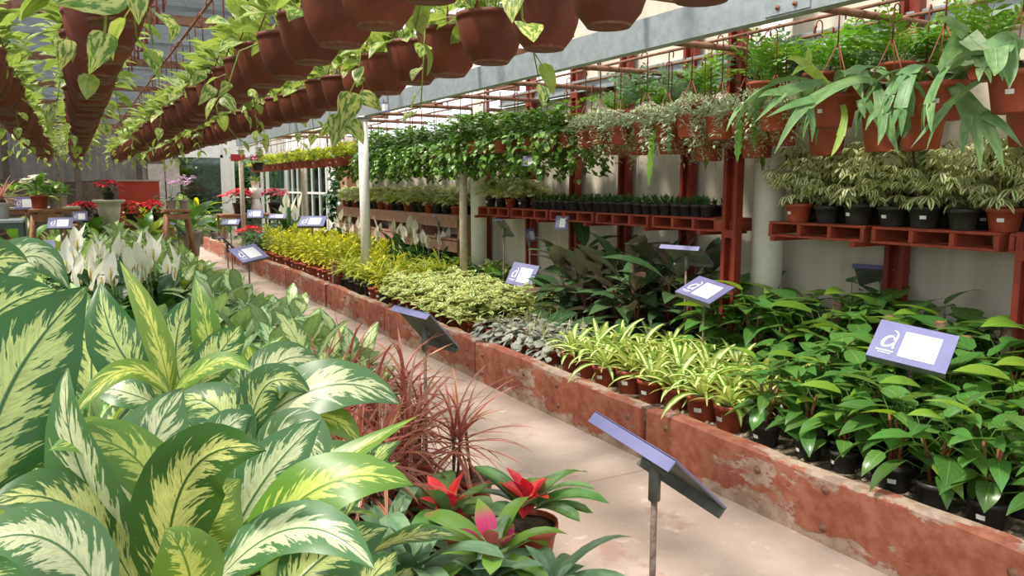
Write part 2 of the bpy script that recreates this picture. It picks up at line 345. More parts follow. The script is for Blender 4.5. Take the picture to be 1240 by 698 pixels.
# ---------------------------------------------------------------- the setting
fl = MB(); fl.box((3., 8, -.05), (26, 44, .06))
struct('floor_earth', fl, M['earth'], label='bare earth under the whole greenhouse')
pm = MB()
# path slabs, each with its own joint
path = thing('path', '', 'path'); del path['category']; path['kind'] = 'structure'; path['label'] = 'worn pinkish concrete path between the two planted beds'
for k in range(10):
    y0 = -2.2 + 2.6 * k; b = MB(); b.box((1.96, y0 + 1.297, -.03), (1.32, 2.594, .06), bev=.004); obj('slab', b, M['path'], path)
b = MB(); b.box((.2, 21., -.034), (9, 9, .06)); struct('floor_concrete', b, M['path'], label='concrete floor at the far end of the path')

rng = random.Random(5)
def planter(name, x0, x1, h, y0, n, L, label, bolts=True, seed=1):
    rr = random.Random(seed)
    root = thing(name, label, 'planter'); del root['category']; root['kind'] = 'structure'
    for k in range(n):
        ya, yb = y0 + k * L + .018, y0 + (k + 1) * L - .018
        ns = 13; tops = [h + rr.uniform(-.006, .006) + .012 * math.sin(2.3 * k + j * .35) for j in range(ns + 1)]
        tops[0] -= rr.uniform(0, .018); tops[-1] -= rr.uniform(0, .02)
        off = rr.uniform(-.012, .012); V, F = [], []
        for j in range(ns + 1):
            y = ya + (yb - ya) * j / ns - ya; q = rr.uniform(-.003, .003)
            V += [(x0 + off, y, 0), (x0 + off + q, y, tops[j] - .012), (x0 + off + .012, y, tops[j]), (x1 + off - .012, y, tops[j] + rr.uniform(-.004, .004)), (x1 + off, y, tops[j] - .012), (x1 + off, y, 0)]
        for j in range(ns):
            for i in range(5): F.append((j * 6 + i, (j + 1) * 6 + i, (j + 1) * 6 + i + 1, j * 6 + i + 1))
        F += [(0, 1, 2, 3, 4, 5), tuple(ns * 6 + i for i in (5, 4, 3, 2, 1, 0))]
        b = MB(); b.add(V, F, smooth=False); p = obj('panel', b, M['chip'] if bolts else M['gravel'], root, loc=(0, ya, 0))
        if bolts:
            for fy, fz in ((.05, .2), (.05, .08), (.42, .22), (.42, .07), (.62, .2), (.93, .21), (.93, .07)):
                bm = MB(); bm.lathe([(.019, 0), (.019, .004), (.012, .005), (.012, .010), (.006, .014), (0, .015)], 10)
                bo = obj('bolt', bm, M['rust'], p); bo.rotation_euler = (0, R(-90), 0)
                bo.location = (x0 + off + .001, fy * (yb - ya) + rr.uniform(-.03, .03), fz + rr.uniform(-.015, .015))
    return root
planter('planter_wall', 2.5, 2.58, .285, -.77, 10, 1.95, 'low red planter wall of chipped concrete panels along the path')
planter('planter_kerb', 1.2, 1.25, .25, -.5, 8, 1.95, 'low dusty kerb holding the bed left of the path', bolts=False, seed=4)
b = MB(); b.box((3.32, 8, .11), (1.5, 21, .22)); struct('bed_ground', b, M['gravel'], label='gravel bed behind the planter wall')
b = MB(); b.box((-.42, 7.2, .14), (3.24, 15.4, .28)); struct('bed_ground', b, M['soil'], label='soil bed left of the path')
# loose stones in view at the front of the gravel bed
b = MB()
for k in range(900):
    y = rng.uniform(.9, 7.5); x = rng.uniform(2.6, 3.0); s = rng.uniform(.006, .016)
    V = np.array([(1, 0, 0), (-1, 0, 0), (0, 1, 0), (0, -1, 0), (0, 0, .8), (0, 0, -.8)]) * s * (1 + .4 * np.random.RandomState(k).rand(6, 1))
    b.add(V @ rz3(rng.uniform(0, 6)).T + np.array((x, y, .224)), [(0, 2, 4), (2, 1, 4), (1, 3, 4), (3, 0, 4), (2, 0, 5), (1, 2, 5), (3, 1, 5), (0, 3, 5)], rnd=rng.random(), smooth=False)
o = obj('gravel', b, M['stone']); tag(o, 'loose pale gravel among the pots behind the planter wall', 'gravel', kind='stuff')

# right wall: concrete panels
WX = 4.06
wall = thing('wall_right', '', 'wall'); del wall['category']; wall['kind'] = 'structure'; wall['label'] = 'beige concrete panel wall behind the shelves'
def wall_panels(y0, y1, z0, z1, step):
    k = 0; y = y0
    while y < y1 - .01:
        e = min(y + step, y1); b = MB(); b.box((WX + .05, (y + e) / 2, (z0 + z1) / 2), (.1, e - y - .007, z1 - z0 - .007), bev=.004); obj('panel', b, M['wall'], wall); y = e
wall_panels(-.6, 7.8, 0, 2.22, 1.165); wall_panels(-.6, 6.2, 2.22, 3.2, 2.33); wall_panels(7.8, 12.6, 0, 2.05, 1.2)
b = MB(); b.box((WX - .03, 3.2, 2.27), (.06, 8.6, .1)); b.box((WX - .06, 3.2, 2.315), (.06, 8.6, .012)); b.box((WX - .06, 3.2, 2.225), (.06, 8.6, .012))
struct('trim_1', b, M['galv'], label='grey steel channel along the top of the concrete wall')
b = MB(); b.box((WX - .0, 12.78, 1.05), (.3, .36, 2.1)); struct('wall_pier', b, M['pink_wood'], label='pinkish pier at the far end of the wall')

# columns, poles, posts
def column(x, y, r, z1, mat, name, label, cat='column'):
    b = MB(); b.lathe([(r, 0), (r, z1)], 28); o = obj(name, b, mat, loc=(x, y, 0)); tag(o, label, cat)
column(3.86, 3.63, .098, 3.1, M['white_paint'], 'wall_column', 'thick round white column left of the variegated schefflera shelf')
column(3.80, 7.62, .085, 3.1, M['white_paint'], 'wall_column', 'round white column at the far end of the succulent shelf')
def pole(x, y, r, z1, mat, label):
    t = thing('support_pole', label, 'pole', (x, y, .2 if 2.55 < x < 4 else 0)); z0 = t.location.z
    b = MB(); b.lathe([(r, 0), (r, z1 - z0)], 18); obj('shaft', b, mat, t)
    b = MB(); b.box((0, 0, z1 - z0 - .02), (r * 3, r * 3, .014)); obj('cap_plate', b, M['galv'], t)
pole(2.9, 8.7, .056, 2.17, M['white_paint'], 'white steel pole holding up the grey beam among yellow plants')
pole(3.40, 7.16, .04, 2.1, M['pale_wood'], 'pale wooden post beside the round white column and peace lilies')
pole(2.94, 16.3, .045, 2.1, M['pale_wood'], 'thin pale post beside the far hanging black pot')
pole(3.62, 14.2, .055, 2.0, M['pale_wood'], 'thin pale post right of the far red poinsettias')
def steel_post(x, y, z1, label):
    t = thing('steel_post', label, 'post', (x, y, .2))
    b = MB(); w = .046
    b.box((0, -w, (z1 - .2) / 2), (.055, .03, z1 - .2)); b.box((0, w, (z1 - .2) / 2), (.055, .03, z1 - .2)); obj('flange', b, M['red_steel'], t)
    b = MB(); b.box((.018, 0, (z1 - .2) / 2), (.012, 2 * w - .03, z1 - .2)); obj('web', b, M['red_steel'], t)
    for k in range(4): b = MB(); b.box((-.029, 0, .35 + k * .55), (.004, 2 * w + .02, .05)); obj('tie_plate', b, M['red_steel'], t)
    return t
for k, y in enumerate((7.86, 6.86, 6.06, 5.32, 4.55)):
    steel_post(4.0, y, 2.6, 'dark red steel post against the wall, %s from the far round column' % ORD[k])
steel_post(3.62, 3.70, 2.4, 'dark red steel post in front of the near end of the succulent shelf')
steel_post(3.98, 2.80, 2.4, 'dark red steel post behind the variegated schefflera shelf')
steel_post(3.62, 1.90, 1.2, 'dark red steel post at the right edge by the schefflera shelf')
t = thing('marker_stake', 'short red steel stake behind the planter wall among yellow plants', 'stake', (2.62, 9.02, .2)); b = MB(); b.box((0, 0, .16), (.045, .07, .32)); obj('shaft', b, M['rust'], t)
b = MB(); b.box((0, 0, .323), (.05, .075, .008)); obj('cap', b, M['rust'], t)

# big galvanised beam with splice
t = thing('steel_beam', 'long grey galvanised beam running above the bed beside the path', 'beam', (2.9, 0, 2.17))
b = MB(); b.box((0, 7, .085), (.006, 19, .17)); b.box((.035, 7, .003), (.07, 19, .006)); b.box((.035, 7, .167), (.07, 19, .006)); b.box((.068, 7, .155), (.004, 19, .022)); b.box((.068, 7, .015), (.004, 19, .022)); obj('channel', b, M['galv'], t)
b = MB(); b.box((-.007, 2.66, .085), (.008, .26, .15)); sp = obj('splice_plate', b, M['galv'], t)
for (dy, dz) in ((-.05, .04), (-.05, .13), (.05, .04), (.05, .13)):
    bm = MB(); bm.lathe([(.012, 0), (.012, .008), (.006, .008), (.006, .014), (0, .014)], 6); bo = obj('bolt', bm, M['rust'], sp); bo.rotation_euler = (0, R(-90), 0); bo.location = (-.011, 2.66 + dy, dz)
b = MB(); b.box((.02, 1.9, .4), (.05, .05, .9), rx3(R(52))); obj('brace', b, M['white_paint'], t)

# rusty cross bars and hanging rails
for k, y in enumerate((1.6, 2.58, 3.58, 4.6, 5.57, 6.6, 7.6, 8.6, 9.6, 10.8, 12.0, 13.2)):
    o = MB(); o.tube([(2.9, 0, 0), (3.5, .01, .006), (4.06, 0, 0)], .019, 8); o = obj('cross_bar_rail', o, M['rust'], loc=(0, y, 2.198))
    tag(o, 'rusty bar from the grey beam to the wall, %s from the near end' % ORD[k], 'bar', 'rusty cross bars')
for x, z, lab in ((3.3, 2.228, 'thin steel rail carrying the front row of hanging baskets beside the wall'), (3.66, 2.228, 'thin steel rail carrying the back row of hanging baskets beside the wall'),
                  (-.33, 2.44, 'thin steel rail above the far left row of pothos pots'), (.12, 2.44, 'thin steel rail above the pothos row overhead'),
                  (.76, 2.44, 'thin steel rail above the middle pothos row'), (1.3, 2.44, 'thin steel rail above the pothos row beside the path'), (.45, 2.40, 'thin steel rail carrying the empty curled hooks')):
    b = MB(); b.tube([(x, 0, 0), (x, 18.5, 0)], .009, 6); o = obj('hanging_rail', b, M['rust'], loc=(0, 0, z)); tag(o, lab, 'rail')
for k in range(9):
    b = MB(); b.box((.95, 0, 0), (7., .045, .06)); o = obj('cross_beam', b, M['rust'], loc=(0, 1.6 + 2.1 * k, 2.48)); o['kind'] = 'structure'; o['label'] = 'rusty roof cross member over the pothos rows'

# roof of corrugated sheets on purlins
roof = thing('ceiling', '', 'roof'); del roof['category']; roof['kind'] = 'structure'; roof['label'] = 'corrugated greenhouse roof of grey and clear sheets'
def sheet_mesh(w, l, mat, nm):
    n = 48; V, F = [], []
    for i in range(n + 1):
        x = -w / 2 + w * i / n; z = .014 * math.cos(i * 2 * math.pi / 4)
        V += [(x, -l / 2, z), (x, l / 2, z)]
    for i in range(n): F.append((2 * i, 2 * i + 2, 2 * i + 3, 2 * i + 1))
    b = MB(); b.add(V, F); return b.mesh(nm, mat)
SW, SL = 1.0, 2.1
mg, mc = sheet_mesh(SW, SL + .1, M['roof_grey'], 'grey_sheet'), sheet_mesh(SW, SL + .1, M['roof_clear'], 'clear_sheet')
for i in range(-5, 7):
    for k in range(-2, 11):
        x = i * SW + .2; grey = x < -2.5
        s = obj('sheet', mg if grey else mc, None, roof); s.location = (x, k * SL - .6, 3.16 + (.012 if k % 2 else 0)); s.rotation_euler = (R(1.), 0, 0)
for k in range(12):
    b = MB(); b.box((.6, 0, 0), (12, .06, .09)); o = obj('roof_purlin', b, M['rust'], loc=(0, -.8 + 2.1 * k, 3.08)); o['kind'] = 'structure'; o['label'] = 'dark rusty purlin under the roof sheets'

# slats added under the clear sheets: hide the low sky, let steep sun through
lath = thing('ceiling_added_slats', '', 'roof'); del lath['category']; lath['kind'] = 'structure'; lath['label'] = 'added grey slats left of the path, hiding sky but passing sun'
for k in range(72):
    b = MB(); b.box((-1.2, 5.2 + .2 * k, 2.98), (6.2, .006, .085)); obj('slat', b, M['slat'], lath)

# far end: corrugated wall, dark shed front, window wall
def corr(name, x0, x1, y, z0, z1, mat, label, along='x'):
    root = thing(name, label, 'wall'); del root['category']; root['kind'] = 'structure'
    x = x0
    while x < x1 - .01:
        e = min(x + .9, x1); n = 24; V, F = [], []
        for i in range(n + 1):
            q = x + (e - x) * i / n; d = .02 * math.cos(i * math.pi / 2)
            p = (q, y + d) if along == 'x' else (y + d, q); V += [(*p, z0), (*p, z1)]
        for i in range(n): F.append((2 * i, 2 * i + 2, 2 * i + 3, 2 * i + 1))
        b = MB(); b.add(V, F); obj('sheet', b, mat, root); x = e
corr('wall_back', -5.5, 2.2, 22.2, 0, 3.2, M['grey_back'], 'grey corrugated sheet wall at the far left')
corr('wall_left', -2., 22., -5.4, 0, 2.0, M['grey_sheet'], 'grey corrugated sheet wall on the left', 'y')
shed = thing('wall_shed', '', 'wall'); del shed['category']; shed['kind'] = 'structure'; shed['label'] = 'dark board shed front behind the flower stands'
for k in range(16):
    b = MB(); b.box((-3.0 + k * .33, 20.6 + .01 * (k % 2), .75), (.32, .04, 1.5 + .05 * (k % 3)), bev=.006); obj('board', b, M['dark_wood'], shed)
for k, x in enumerate((-2.6, -1.2, .15, 1.4, 2.2)):
    b = MB(); b.box((x, 20.4, 1.55), (.13, .13, 3.1)); o = obj('trim_%d' % (k + 2), b, M['dark_wood']); o['kind'] = 'structure'; o['label'] = 'dark timber upright at the far end'
for k, (x, w, h) in enumerate(((1.75, .34, .5), (2.1, .3, .62))):
    t = thing('cardboard_panel', 'grey panel leaning at the far end, %s from the left' % ORD[k], 'panel', (x, 20.2, 0)); b = MB(); b.box((0, 0, (h + 1.4) / 2), (w, .04, h + 1.4)); obj('board', b, M['grey_pot'], t)
    b = MB(); b.box((0, -.024, .95 + h * .5), (w * .8, .008, .1)); obj('strip', b, M['galv'], t)

WN = [1]
def window(x0, x1, y0, y1, z0, z1, nx, nz, label, door=False):
    root = thing(('door_' if door else 'window_') + str(WN[0]), label, 'window', ((x0 + x1) / 2, (y0 + y1) / 2, z0)); WN[0] += 1; del root['category']; root['kind'] = 'structure'
    L = math.hypot(x1 - x0, y1 - y0); a = math.atan2(y1 - y0, x1 - x0); root.rotation_euler = (0, 0, a); H = z1 - z0
    b = MB()
    for x in (-L / 2 + .03, L / 2 - .03): b.box((x, 0, H / 2), (.075, .08, H))
    for z in (.035, H - .035): b.box((0, 0, z), (L, .08, .07))
    obj('frame', b, M['white_frame'], root)
    for i in range(1, nx):
        b = MB(); b.box((-L / 2 + L * i / nx, 0, H / 2), (.05, .06, H)); obj('mullion', b, M['white_frame'], root)
    for i in range(1, nz):
        b = MB(); b.box((0, 0, H * i / nz), (L, .06, .05)); obj('transom', b, M['white_frame'], root)
    for i in range(nx):
        for k in range(nz):
            b = MB(); b.box((-L / 2 + L * (i + .5) / nx, .005, H * (k + .5) / nz), (L / nx - .05, .006, H / nz - .05)); obj('pane', b, M['glass'], root)
window(2.3, 3.55, 22.2, 22.2, .55, 2.2, 1, 1, 'large dark glass pane left of the white door')
window(3.75, 4.55, 22.15, 22.15, 0, 2.2, 1, 2, 'white framed glazed door at the far end', door=True)
window(4.65, 5.2, 22.2, 22.2, .4, 2.2, 1, 2, 'narrow white framed window beside the far door')
window(5.2, 5.2, 22.1, 20.4, .3, 2.15, 3, 2, 'white framed window on the far right wall, farther one')
window(5.2, 5.2, 20.2, 18.2, .3, 2.15, 3, 2, 'white framed window on the far right wall, nearer one')
b = MB(); b.box((3.65, 22.2, 1.2), (.2, .1, 2.4)); b.box((3.8, 22.25, 2.5), (3.2, .1, .6)); struct('wall_window', b, M['white_frame'], label='pale wall strip around the far windows')
b = MB(); b.box((5.25, 20.2, 2.5), (.1, 4.2, .7)); b.box((5.25, 20.2, .15), (.1, 4.2, .3)); b.box((5.25, 17.6, 1.4), (.1, 1.2, 2.8)); b.box((4.62, 13.0, 1.1), (1.2, .08, 2.2)); struct('wall_window_side', b, M['white_frame'], label='pale wall carrying the far side windows')
t = thing('notice_board', 'small red notice board above the far glazed door', 'sign', (2.98, 15.9, 1.93))
for dx in (-.16, .19): b = MB(); b.box((dx, 0, 0), (.26, .02, .13)); obj('panel', b, M['red_notice'], t)
b = MB(); b.box((.02, .02, 0), (.68, .02, .03)); obj('rail', b, M['galv'], t)
b = MB(); b.box((3.5, 27, 1.5), (14, .2, 3.2)); struct('added_dark_backdrop', b, M['green_steel'], label='added dark green backdrop that darkens the far glass')  # dark sheet added beyond the bushes to keep bright sky out of the glass

# ---------------------------------------------------------------- leaf shapes
PROF = {'ovate': [(0, .06), (.06, .38), (.18, .8), (.36, 1), (.55, .95), (.75, .68), (.9, .32), (1, 0)],
        'lance': [(0, .12), (.15, .62), (.35, 1), (.6, .86), (.85, .36), (1, 0)],
        'heart': [(0, .42), (.05, .82), (.2, 1), (.4, .95), (.65, .66), (.85, .28), (1, 0)],
        'strap': [(0, .75), (.2, .92), (.5, 1), (.8, .72), (1, 0)],
        'needle': [(0, .8), (.3, 1), (.6, .8), (1, 0)],
        'broad': [(0, .75), (.2, .9), (.5, 1), (.8, .95), (.93, .6), (1, 0)],
        'round': [(0, .15), (.15, .72), (.5, 1), (.8, .8), (.95, .42), (1, .05)],
        'spathe': [(0, .35), (.15, .8), (.4, 1), (.65, .72), (.85, .3), (1, 0)]}
def leafgeo(L, W, shape='ovate', bend=.8, fold=.3, ns=7, nc=4, wave=0., a0=0., pet=0., curl=0., twist=0., seed=0, pa=None):
    """a leaf along +Y, upper side +Z; pet is a bare petiole length before the blade"""
    rr = random.Random(seed); pr = PROF[shape]; ph = rr.uniform(0, 6)
    y = z = 0.; V = []; U = []; F = []; ts = [i / ns for i in range(ns + 1)]
    pa = a0 if pa is None else pa
    if pet: y, z = pet * math.cos(pa), pet * math.sin(pa)
    xs = [p[0] for p in pr]; ws = [p[1] for p in pr]
    cs = np.linspace(-1, 1, nc + 1)
    for i, t in enumerate(ts):
        a = a0 - bend * (t ** 1.3) if i else a0
        if i: y += L / ns * math.cos(a); z += L / ns * math.sin(a)
        w = float(np.interp(t, xs, ws)) * W / 2
        fo = fold * (1 - .5 * t); tw = twist * t
        for c in cs:
            lx = c * w * math.cos(fo); lz = abs(c) * w * math.sin(fo) - curl * c * c * w + wave * W * abs(c) ** 1.5 * math.sin(t * 11 + ph + (1.7 if c > 0 else 0))
            lx, lz = lx * math.cos(tw) - lz * math.sin(tw), lx * math.sin(tw) + lz * math.cos(tw)
            V.append((lx, y - lz * math.sin(a), z + lz * math.cos(a))); U.append((c * .5 + .5, t))
    n = nc + 1
    for i in range(ns):
        for j in range(nc):
            q = (i * n + j, i * n + j + 1, (i + 1) * n + j + 1, (i + 1) * n + j)
            if i == ns - 1: F.append((q[0], q[1], q[2])) if j < nc / 2 else F.append((q[0], q[1], q[3]))
            else: F.append(q)
    if pet:
        k = len(V); r = max(.0018, W * .022); e = np.array([0, pet * math.cos(pa), pet * math.sin(pa)])
        for p, rr_ in ((np.zeros(3), r * 1.3), (e, r)):
            for (dx, dz) in ((-1, -.6), (1, -.6), (0, 1.)): V.append(tuple(p + np.array([dx * rr_, 0, dz * rr_]))); U.append((.46, .02))
        for j in range(3): F.append((k + j, k + (j + 1) % 3, k + 3 + (j + 1) % 3, k + 3 + j))
    return np.array(V), F, np.array(U)
def variants(n, L, W, shape, **kw):
    out = []
    for k in range(n):
        rr = random.Random(k * 7 + 3); q = dict(kw); q['bend'] = kw.get('bend', .8) * rr.uniform(.6, 1.4); q['twist'] = rr.uniform(-.35, .35)
        out.append(leafgeo(L * rr.uniform(.85, 1.15), W * rr.uniform(.88, 1.12), shape, seed=k, **q))
    return out
_LM = {}
def leafmesh(geo, mat, name):
    k = (id(geo[0]), mat.name)
    if k not in _LM: b = MB(); b.add(*geo); _LM[k] = (b.mesh(name, mat), geo)
    return _LM[k][0]
def mat4(Rm, p, s=1.):
    m = np.eye(4); m[:3, :3] = Rm * s; m[:3, 3] = p; return Matrix(m.tolist())

# ---------------------------------------------------------------- pots
POTM = {}
def pot_mesh(r, h, mat, rim=.012, bowl=False, n=20):
    k = ('pot', r, h, mat, rim, bowl)
    if k not in POTM:
        b = MB(); e = .93
        if bowl: prof = [(.0, 0), (r * .50, 0), (r * .54, h * .04), (r * .74, h * .22), (r * .87, h * .48), (r * .95, h * .80), (r * .96, h * .9), (r, h * .91), (r, h), (r * .94, h), (r * .9, h * .8)]
        else: prof = [(.0, 0), (r * .72, 0), (r * .735, h * .03), (r * .93, h - rim * 1.8), (r, h - rim * 1.8), (r, h), (r * .94, h), (r * .90, h * .8)]
        b.lathe(prof, n)
        if bowl:
            for i in range(n, 2 * n): b.Mi[i] = 1
        POTM[k] = b.mesh('pot', [M[mat], M['lime_deposit']])
        b = MB(); b.lathe([(r * .93, h * .88), (r * .5, h * .91), (0, h * .93)], 12); POTM[('soil',) + k[1:]] = b.mesh('soil', M['soil'])
    return POTM[k], POTM[('soil',) + k[1:]]
def sticker_mesh(r, h, w=.035, hh=.018):
    k = ('st', r, h, w)
    if k not in POTM:
        b = MB(); V, F = [], []; n = 4
        for i in range(n + 1):
            a = math.pi + (i / n - .5) * w / r
            for zz in (0, 1):
                z = h * .42 + zz * hh; q = r * (.735 + .195 * (z / h)) + .0032
                V += [(q * math.cos(a), q * math.sin(a), z)]
        for i in range(n): F.append((2 * i, 2 * i + 2, 2 * i + 3, 2 * i + 1))
        b.add(V, F); POTM[k] = b.mesh('price_label', M['sticker'])
    return POTM[k]

# ---------------------------------------------------------------- plants: a spec is placements of leaves, stems and a pot
class Spec:
    """nv variants; make(rng) -> dict(leaves=[(geo, matname, R, p, s)], stems=[(MB, mat, name)], flowers=[...])"""
    def __init__(s, name, cat, make, pot=None, nv=4, sticker=False, leaf='leaf', seed=0, hanger=None):
        s.name, s.cat, s.make, s.pot, s.nv, s.sticker, s.leaf, s.seed, s.hanger = name, cat, make, pot, nv, sticker, leaf, seed, hanger
        s.proto = {}; s.cnt = 0
    def build(s, v, lod, potmat):
        root = thing(s.name, '', s.cat); d = s.make(random.Random(s.seed * 101 + v)); z0 = 0
        if s.pot:
            r, h, mat = s.pot[:3]; bowl = len(s.pot) > 3 and s.pot[3]
            pm_, so_ = pot_mesh(r, h, potmat or mat, bowl=bowl)
            p = obj('pot', pm_, None, root); obj('soil', so_, None, root); z0 = h * .92
            if s.sticker and v % 3 != 2: obj('price_label', sticker_mesh(r, h), None, root)
        for (mb, mat, nm) in d.get('stems', []): obj(nm, mb, M[mat], root)
        if s.hanger: obj('hanger', hanger_mesh(s.pot[0], s.pot[1], s.hanger), None, root)
        if lod == 0:
            for (g, mat, Rm, p, sc_) in d['leaves']:
                o = obj(s.leaf, leafmesh(g, M[mat], s.leaf), None, root); o.matrix_local = mat4(Rm, p, sc_)
        else:
            mats = []; b = MB()
            rr = random.Random(v)
            for (g, mat, Rm, p, sc_) in d['leaves']:
                if mat not in mats: mats.append(mat)
                b.leaf(g, Rm, p, sc_, rr.random(), mats.index(mat))
            if b.n: o = obj('foliage', b, [M[q] for q in mats], root); o['kind'] = 'stuff'
        for (nm, parts) in d.get('flowers', []):
            f = None
            for (pn, mb, mat) in parts:
                o = obj(pn if f else nm, mb, M[mat], f or root); f = f or o
        return root
    def place(s, x, y, z, rz=0., sc_=1., lod=0, label='', group=None, v=None, potmat=None, tilt=None):
        if v is None: v = s.cnt % s.nv; s.cnt += 1
        k = (v, lod, potmat)
        if k not in s.proto: o = s.proto[k] = s.build(v, lod, potmat)
        else: o = copy_tree(s.proto[k])
        o.location = (x, y, z); o.rotation_euler = (0, 0, rz); o.scale = (sc_,) * 3; o['label'] = label
        if group: o['group'] = group
        return o

def hanger_mesh(r, h, top):
    k = ('hang', r, h, top)
    if k not in POTM:
        b = MB()
        ap = min(h + r * 2.1, top - .06)
        for j in range(3):
            a = j * 2.094 + .4; b.tube([(r * .97 * math.cos(a), r * .97 * math.sin(a), h * .97), (.006 * math.cos(a), .006 * math.sin(a), ap)], .0028, 5)
        P = [(0, 0, ap - .01), (0, 0, top - .035)] + [(.02 - .02 * math.cos(q), 0, top - .035 + .03 * math.sin(q)) for q in (.5, 1., 1.57, 2.2, 2.8, 3.6)]
        b.tube(P, .004, 5); POTM[k] = b.mesh('hanger', M['wire'])
    return POTM[k]

def rosette(rr, geos, mat, n, z0, el0, el1, rad=.01, s0=.8, s1=1.1, mat2=None, p2=0., spread=2.4):
    out = []
    for k in range(n):
        f = k / max(1, n - 1); el = el0 + (el1 - el0) * f + rr.uniform(-.15, .15); az = k * spread + rr.uniform(-.35, .35)
        out.append((geos[rr.randrange(len(geos))], mat2 if mat2 and rr.random() < p2 else mat, aim(az, el, rr.uniform(-.25, .25)),
                    (-rad * math.sin(az), rad * math.cos(az), z0 + .02 * f), rr.uniform(s0, s1)))
    return out

# small dieffenbachias of the left bed
g_ds = variants(5, .17, .078, 'ovate', bend=.9, fold=.25, ns=7, pet=.07, wave=.02)
def mk_ds(mat, mat2):
    def f(rr):
        b = MB(); h = rr.uniform(.13, .2); b.tube([(0, 0, .08), (.005, .004, .12), (0, 0, .11 + h)], [.009, .009, .007], 6)
        L = []
        for k in range(13):
            q = k / 12; az = k * 2.4 + rr.uniform(-.4, .4); el = .15 + 1.15 * q + rr.uniform(-.15, .15)
            L.append((g_ds[rr.randrange(5)], mat2 if rr.random() < .3 else mat, aim(az, el, rr.uniform(-.3, .3)), (0, 0, .12 + h * (.25 + .75 * q)), rr.uniform(.78, 1.15)))
        return dict(leaves=L, stems=[(b, 'stem_green', 'stem')])
    return f
S_dg = Spec('potted_dieffenbachia', 'plant', mk_ds('dieff_small', 'dieff_gold'), (.07, .12, 'terracotta'), 4, seed=1)
S_ds = Spec('potted_dieffenbachia', 'plant', mk_ds('dieff_grey', 'dieff_small'), (.07, .12, 'terracotta'), 4, seed=2)
# big dieffenbachias (fillers under the hand-placed leaves)
g_db = variants(5, .30, .14, 'ovate', bend=1.0, fold=.22, ns=10, nc=6, pet=.12, wave=.025)
def mk_db(rr):
    b = MB(); b.tube([(0, 0, .1), (.012, .0, .3), (0, .01, .55)], [.022, .02, .015], 8); L = []
    for k in range(14):
        q = k / 13; az = k * 2.4 + rr.uniform(-.3, .3); el = .1 + 1.0 * q + rr.uniform(-.15, .15)
        L.append((g_db[rr.randrange(5)], rr.choice(['dieff_big', 'dieff_big', 'dieff_big', 'dieff_gold']), aim(az, el, rr.uniform(-.3, .3)), (0, 0, .28 + .27 * q), rr.uniform(.75, 1.05)))
    return dict(leaves=L, stems=[(b, 'stem_green', 'stem')])
S_db = Spec('large_dieffenbachia', 'plant', mk_db, (.12, .2, 'black_pot'), 3, seed=3)
# peace lilies
g_sp = variants(4, .24, .075, 'lance', bend=1.0, fold=.25, ns=7, pet=.12)
def mk_sp(nf, hf, fs=1.):
    def f(rr):
        L = rosette(rr, g_sp, 'dark_leaf', 24, .12, .45, 1.3, .02, .85, 1.35); fl_ = []
        for k in range(nf):
            az = rr.uniform(0, 6.28); r = rr.uniform(.03, .14); h = hf * rr.uniform(.68, 1.12); x, y = r * math.cos(az), r * math.sin(az)
            s = MB(); s.tube([(x * .2, y * .2, .12), (x * .7, y * .7, h * .6), (x, y, h)], [.004, .0035, .003], 5)
            sp = MB(); g = leafgeo(.16 * fs, .088 * fs, 'spathe', bend=-.15, fold=.55, ns=7, nc=4); sp.leaf(g, aim(rr.uniform(0, 6.28), rr.uniform(1.05, 1.5), 0), (x, y, h), rr.uniform(.7, 1.15), rr.random())
            d = MB(); d.tube([(x, y, h), (x, y, h + .02), (x, y, h + .075 * fs)], [.003, .007, .005], 6)
            fl_.append(('flower', [('flower', sp, 'white_spathe'), ('spadix', d, 'yellow_spadix'), ('flower_stalk', s, 'stem_green')]))
        return dict(leaves=L, flowers=fl_)
    return f
S_sp = Spec('potted_peace_lily', 'plant', mk_sp(5, .50, .92), (.075, .13, 'terracotta'), 4, seed=4)
S_spn = Spec('potted_peace_lily', 'plant', mk_sp(0, .5), (.075, .13, 'terracotta'), 3, seed=41)
S_spr = Spec('potted_peace_lily', 'plant', mk_sp(4, .52, .95), (.075, .13, 'terracotta'), 4, seed=5)
# philodendrons
g_ph = variants(6, .15, .085, 'heart', bend=.7, fold=.22, ns=6, pet=.085, pa=.45, a0=-.3)
def mk_ph(mat, mat2, geos, nl, hgt, stemmat='stem_red', droop=.0):
    def f(rr):
        L = []; b = MB()
        for s in range(3):
            a = s * 2.1 + rr.uniform(-.4, .4); q = rr.uniform(.02, .07); h = hgt * rr.uniform(.75, 1.1)
            P = np.array([(.02 * math.cos(a), .02 * math.sin(a), .1), (q * .6 * math.cos(a), q * .6 * math.sin(a), .1 + h * .5), (q * 1.3 * math.cos(a), q * 1.3 * math.sin(a), .1 + h)])
            b.tube(P, [.008, .007, .005], 6)
            for k in range(nl // 3):
                t = .18 + .82 * k / max(1, nl // 3 - 1); p = P[0] + (P[2] - P[0]) * t; az = k * 2.2 + s * 1.3 + rr.uniform(-.5, .5)
                el = .1 + .8 * t * t + rr.uniform(-.2, .3) - droop
                L.append((geos[rr.randrange(len(geos))], mat2 if (mat2 and rr.random() < (.16 if t > .8 else .05)) else mat, aim(az, el, rr.uniform(-.35, .35)), p, rr.uniform(.8, 1.2)))
        return dict(leaves=L, stems=[(b, stemmat, 'stem')])
    return f
S_ph = Spec('potted_philodendron', 'plant', mk_ph('philo', 'philo_young', g_ph, 27, .24, droop=.08), (.07, .11, 'black_pot'), 5, sticker=True, seed=6)
g_pd = variants(5, .24, .10, 'lance', bend=.7, fold=.3, ns=7, pet=.12)
S_pd = Spec('dark_philodendron', 'plant', mk_ph('philo_dark', 'philo_bronze', g_pd, 21, .22), (.08, .13, 'black_pot'), 4, seed=7)
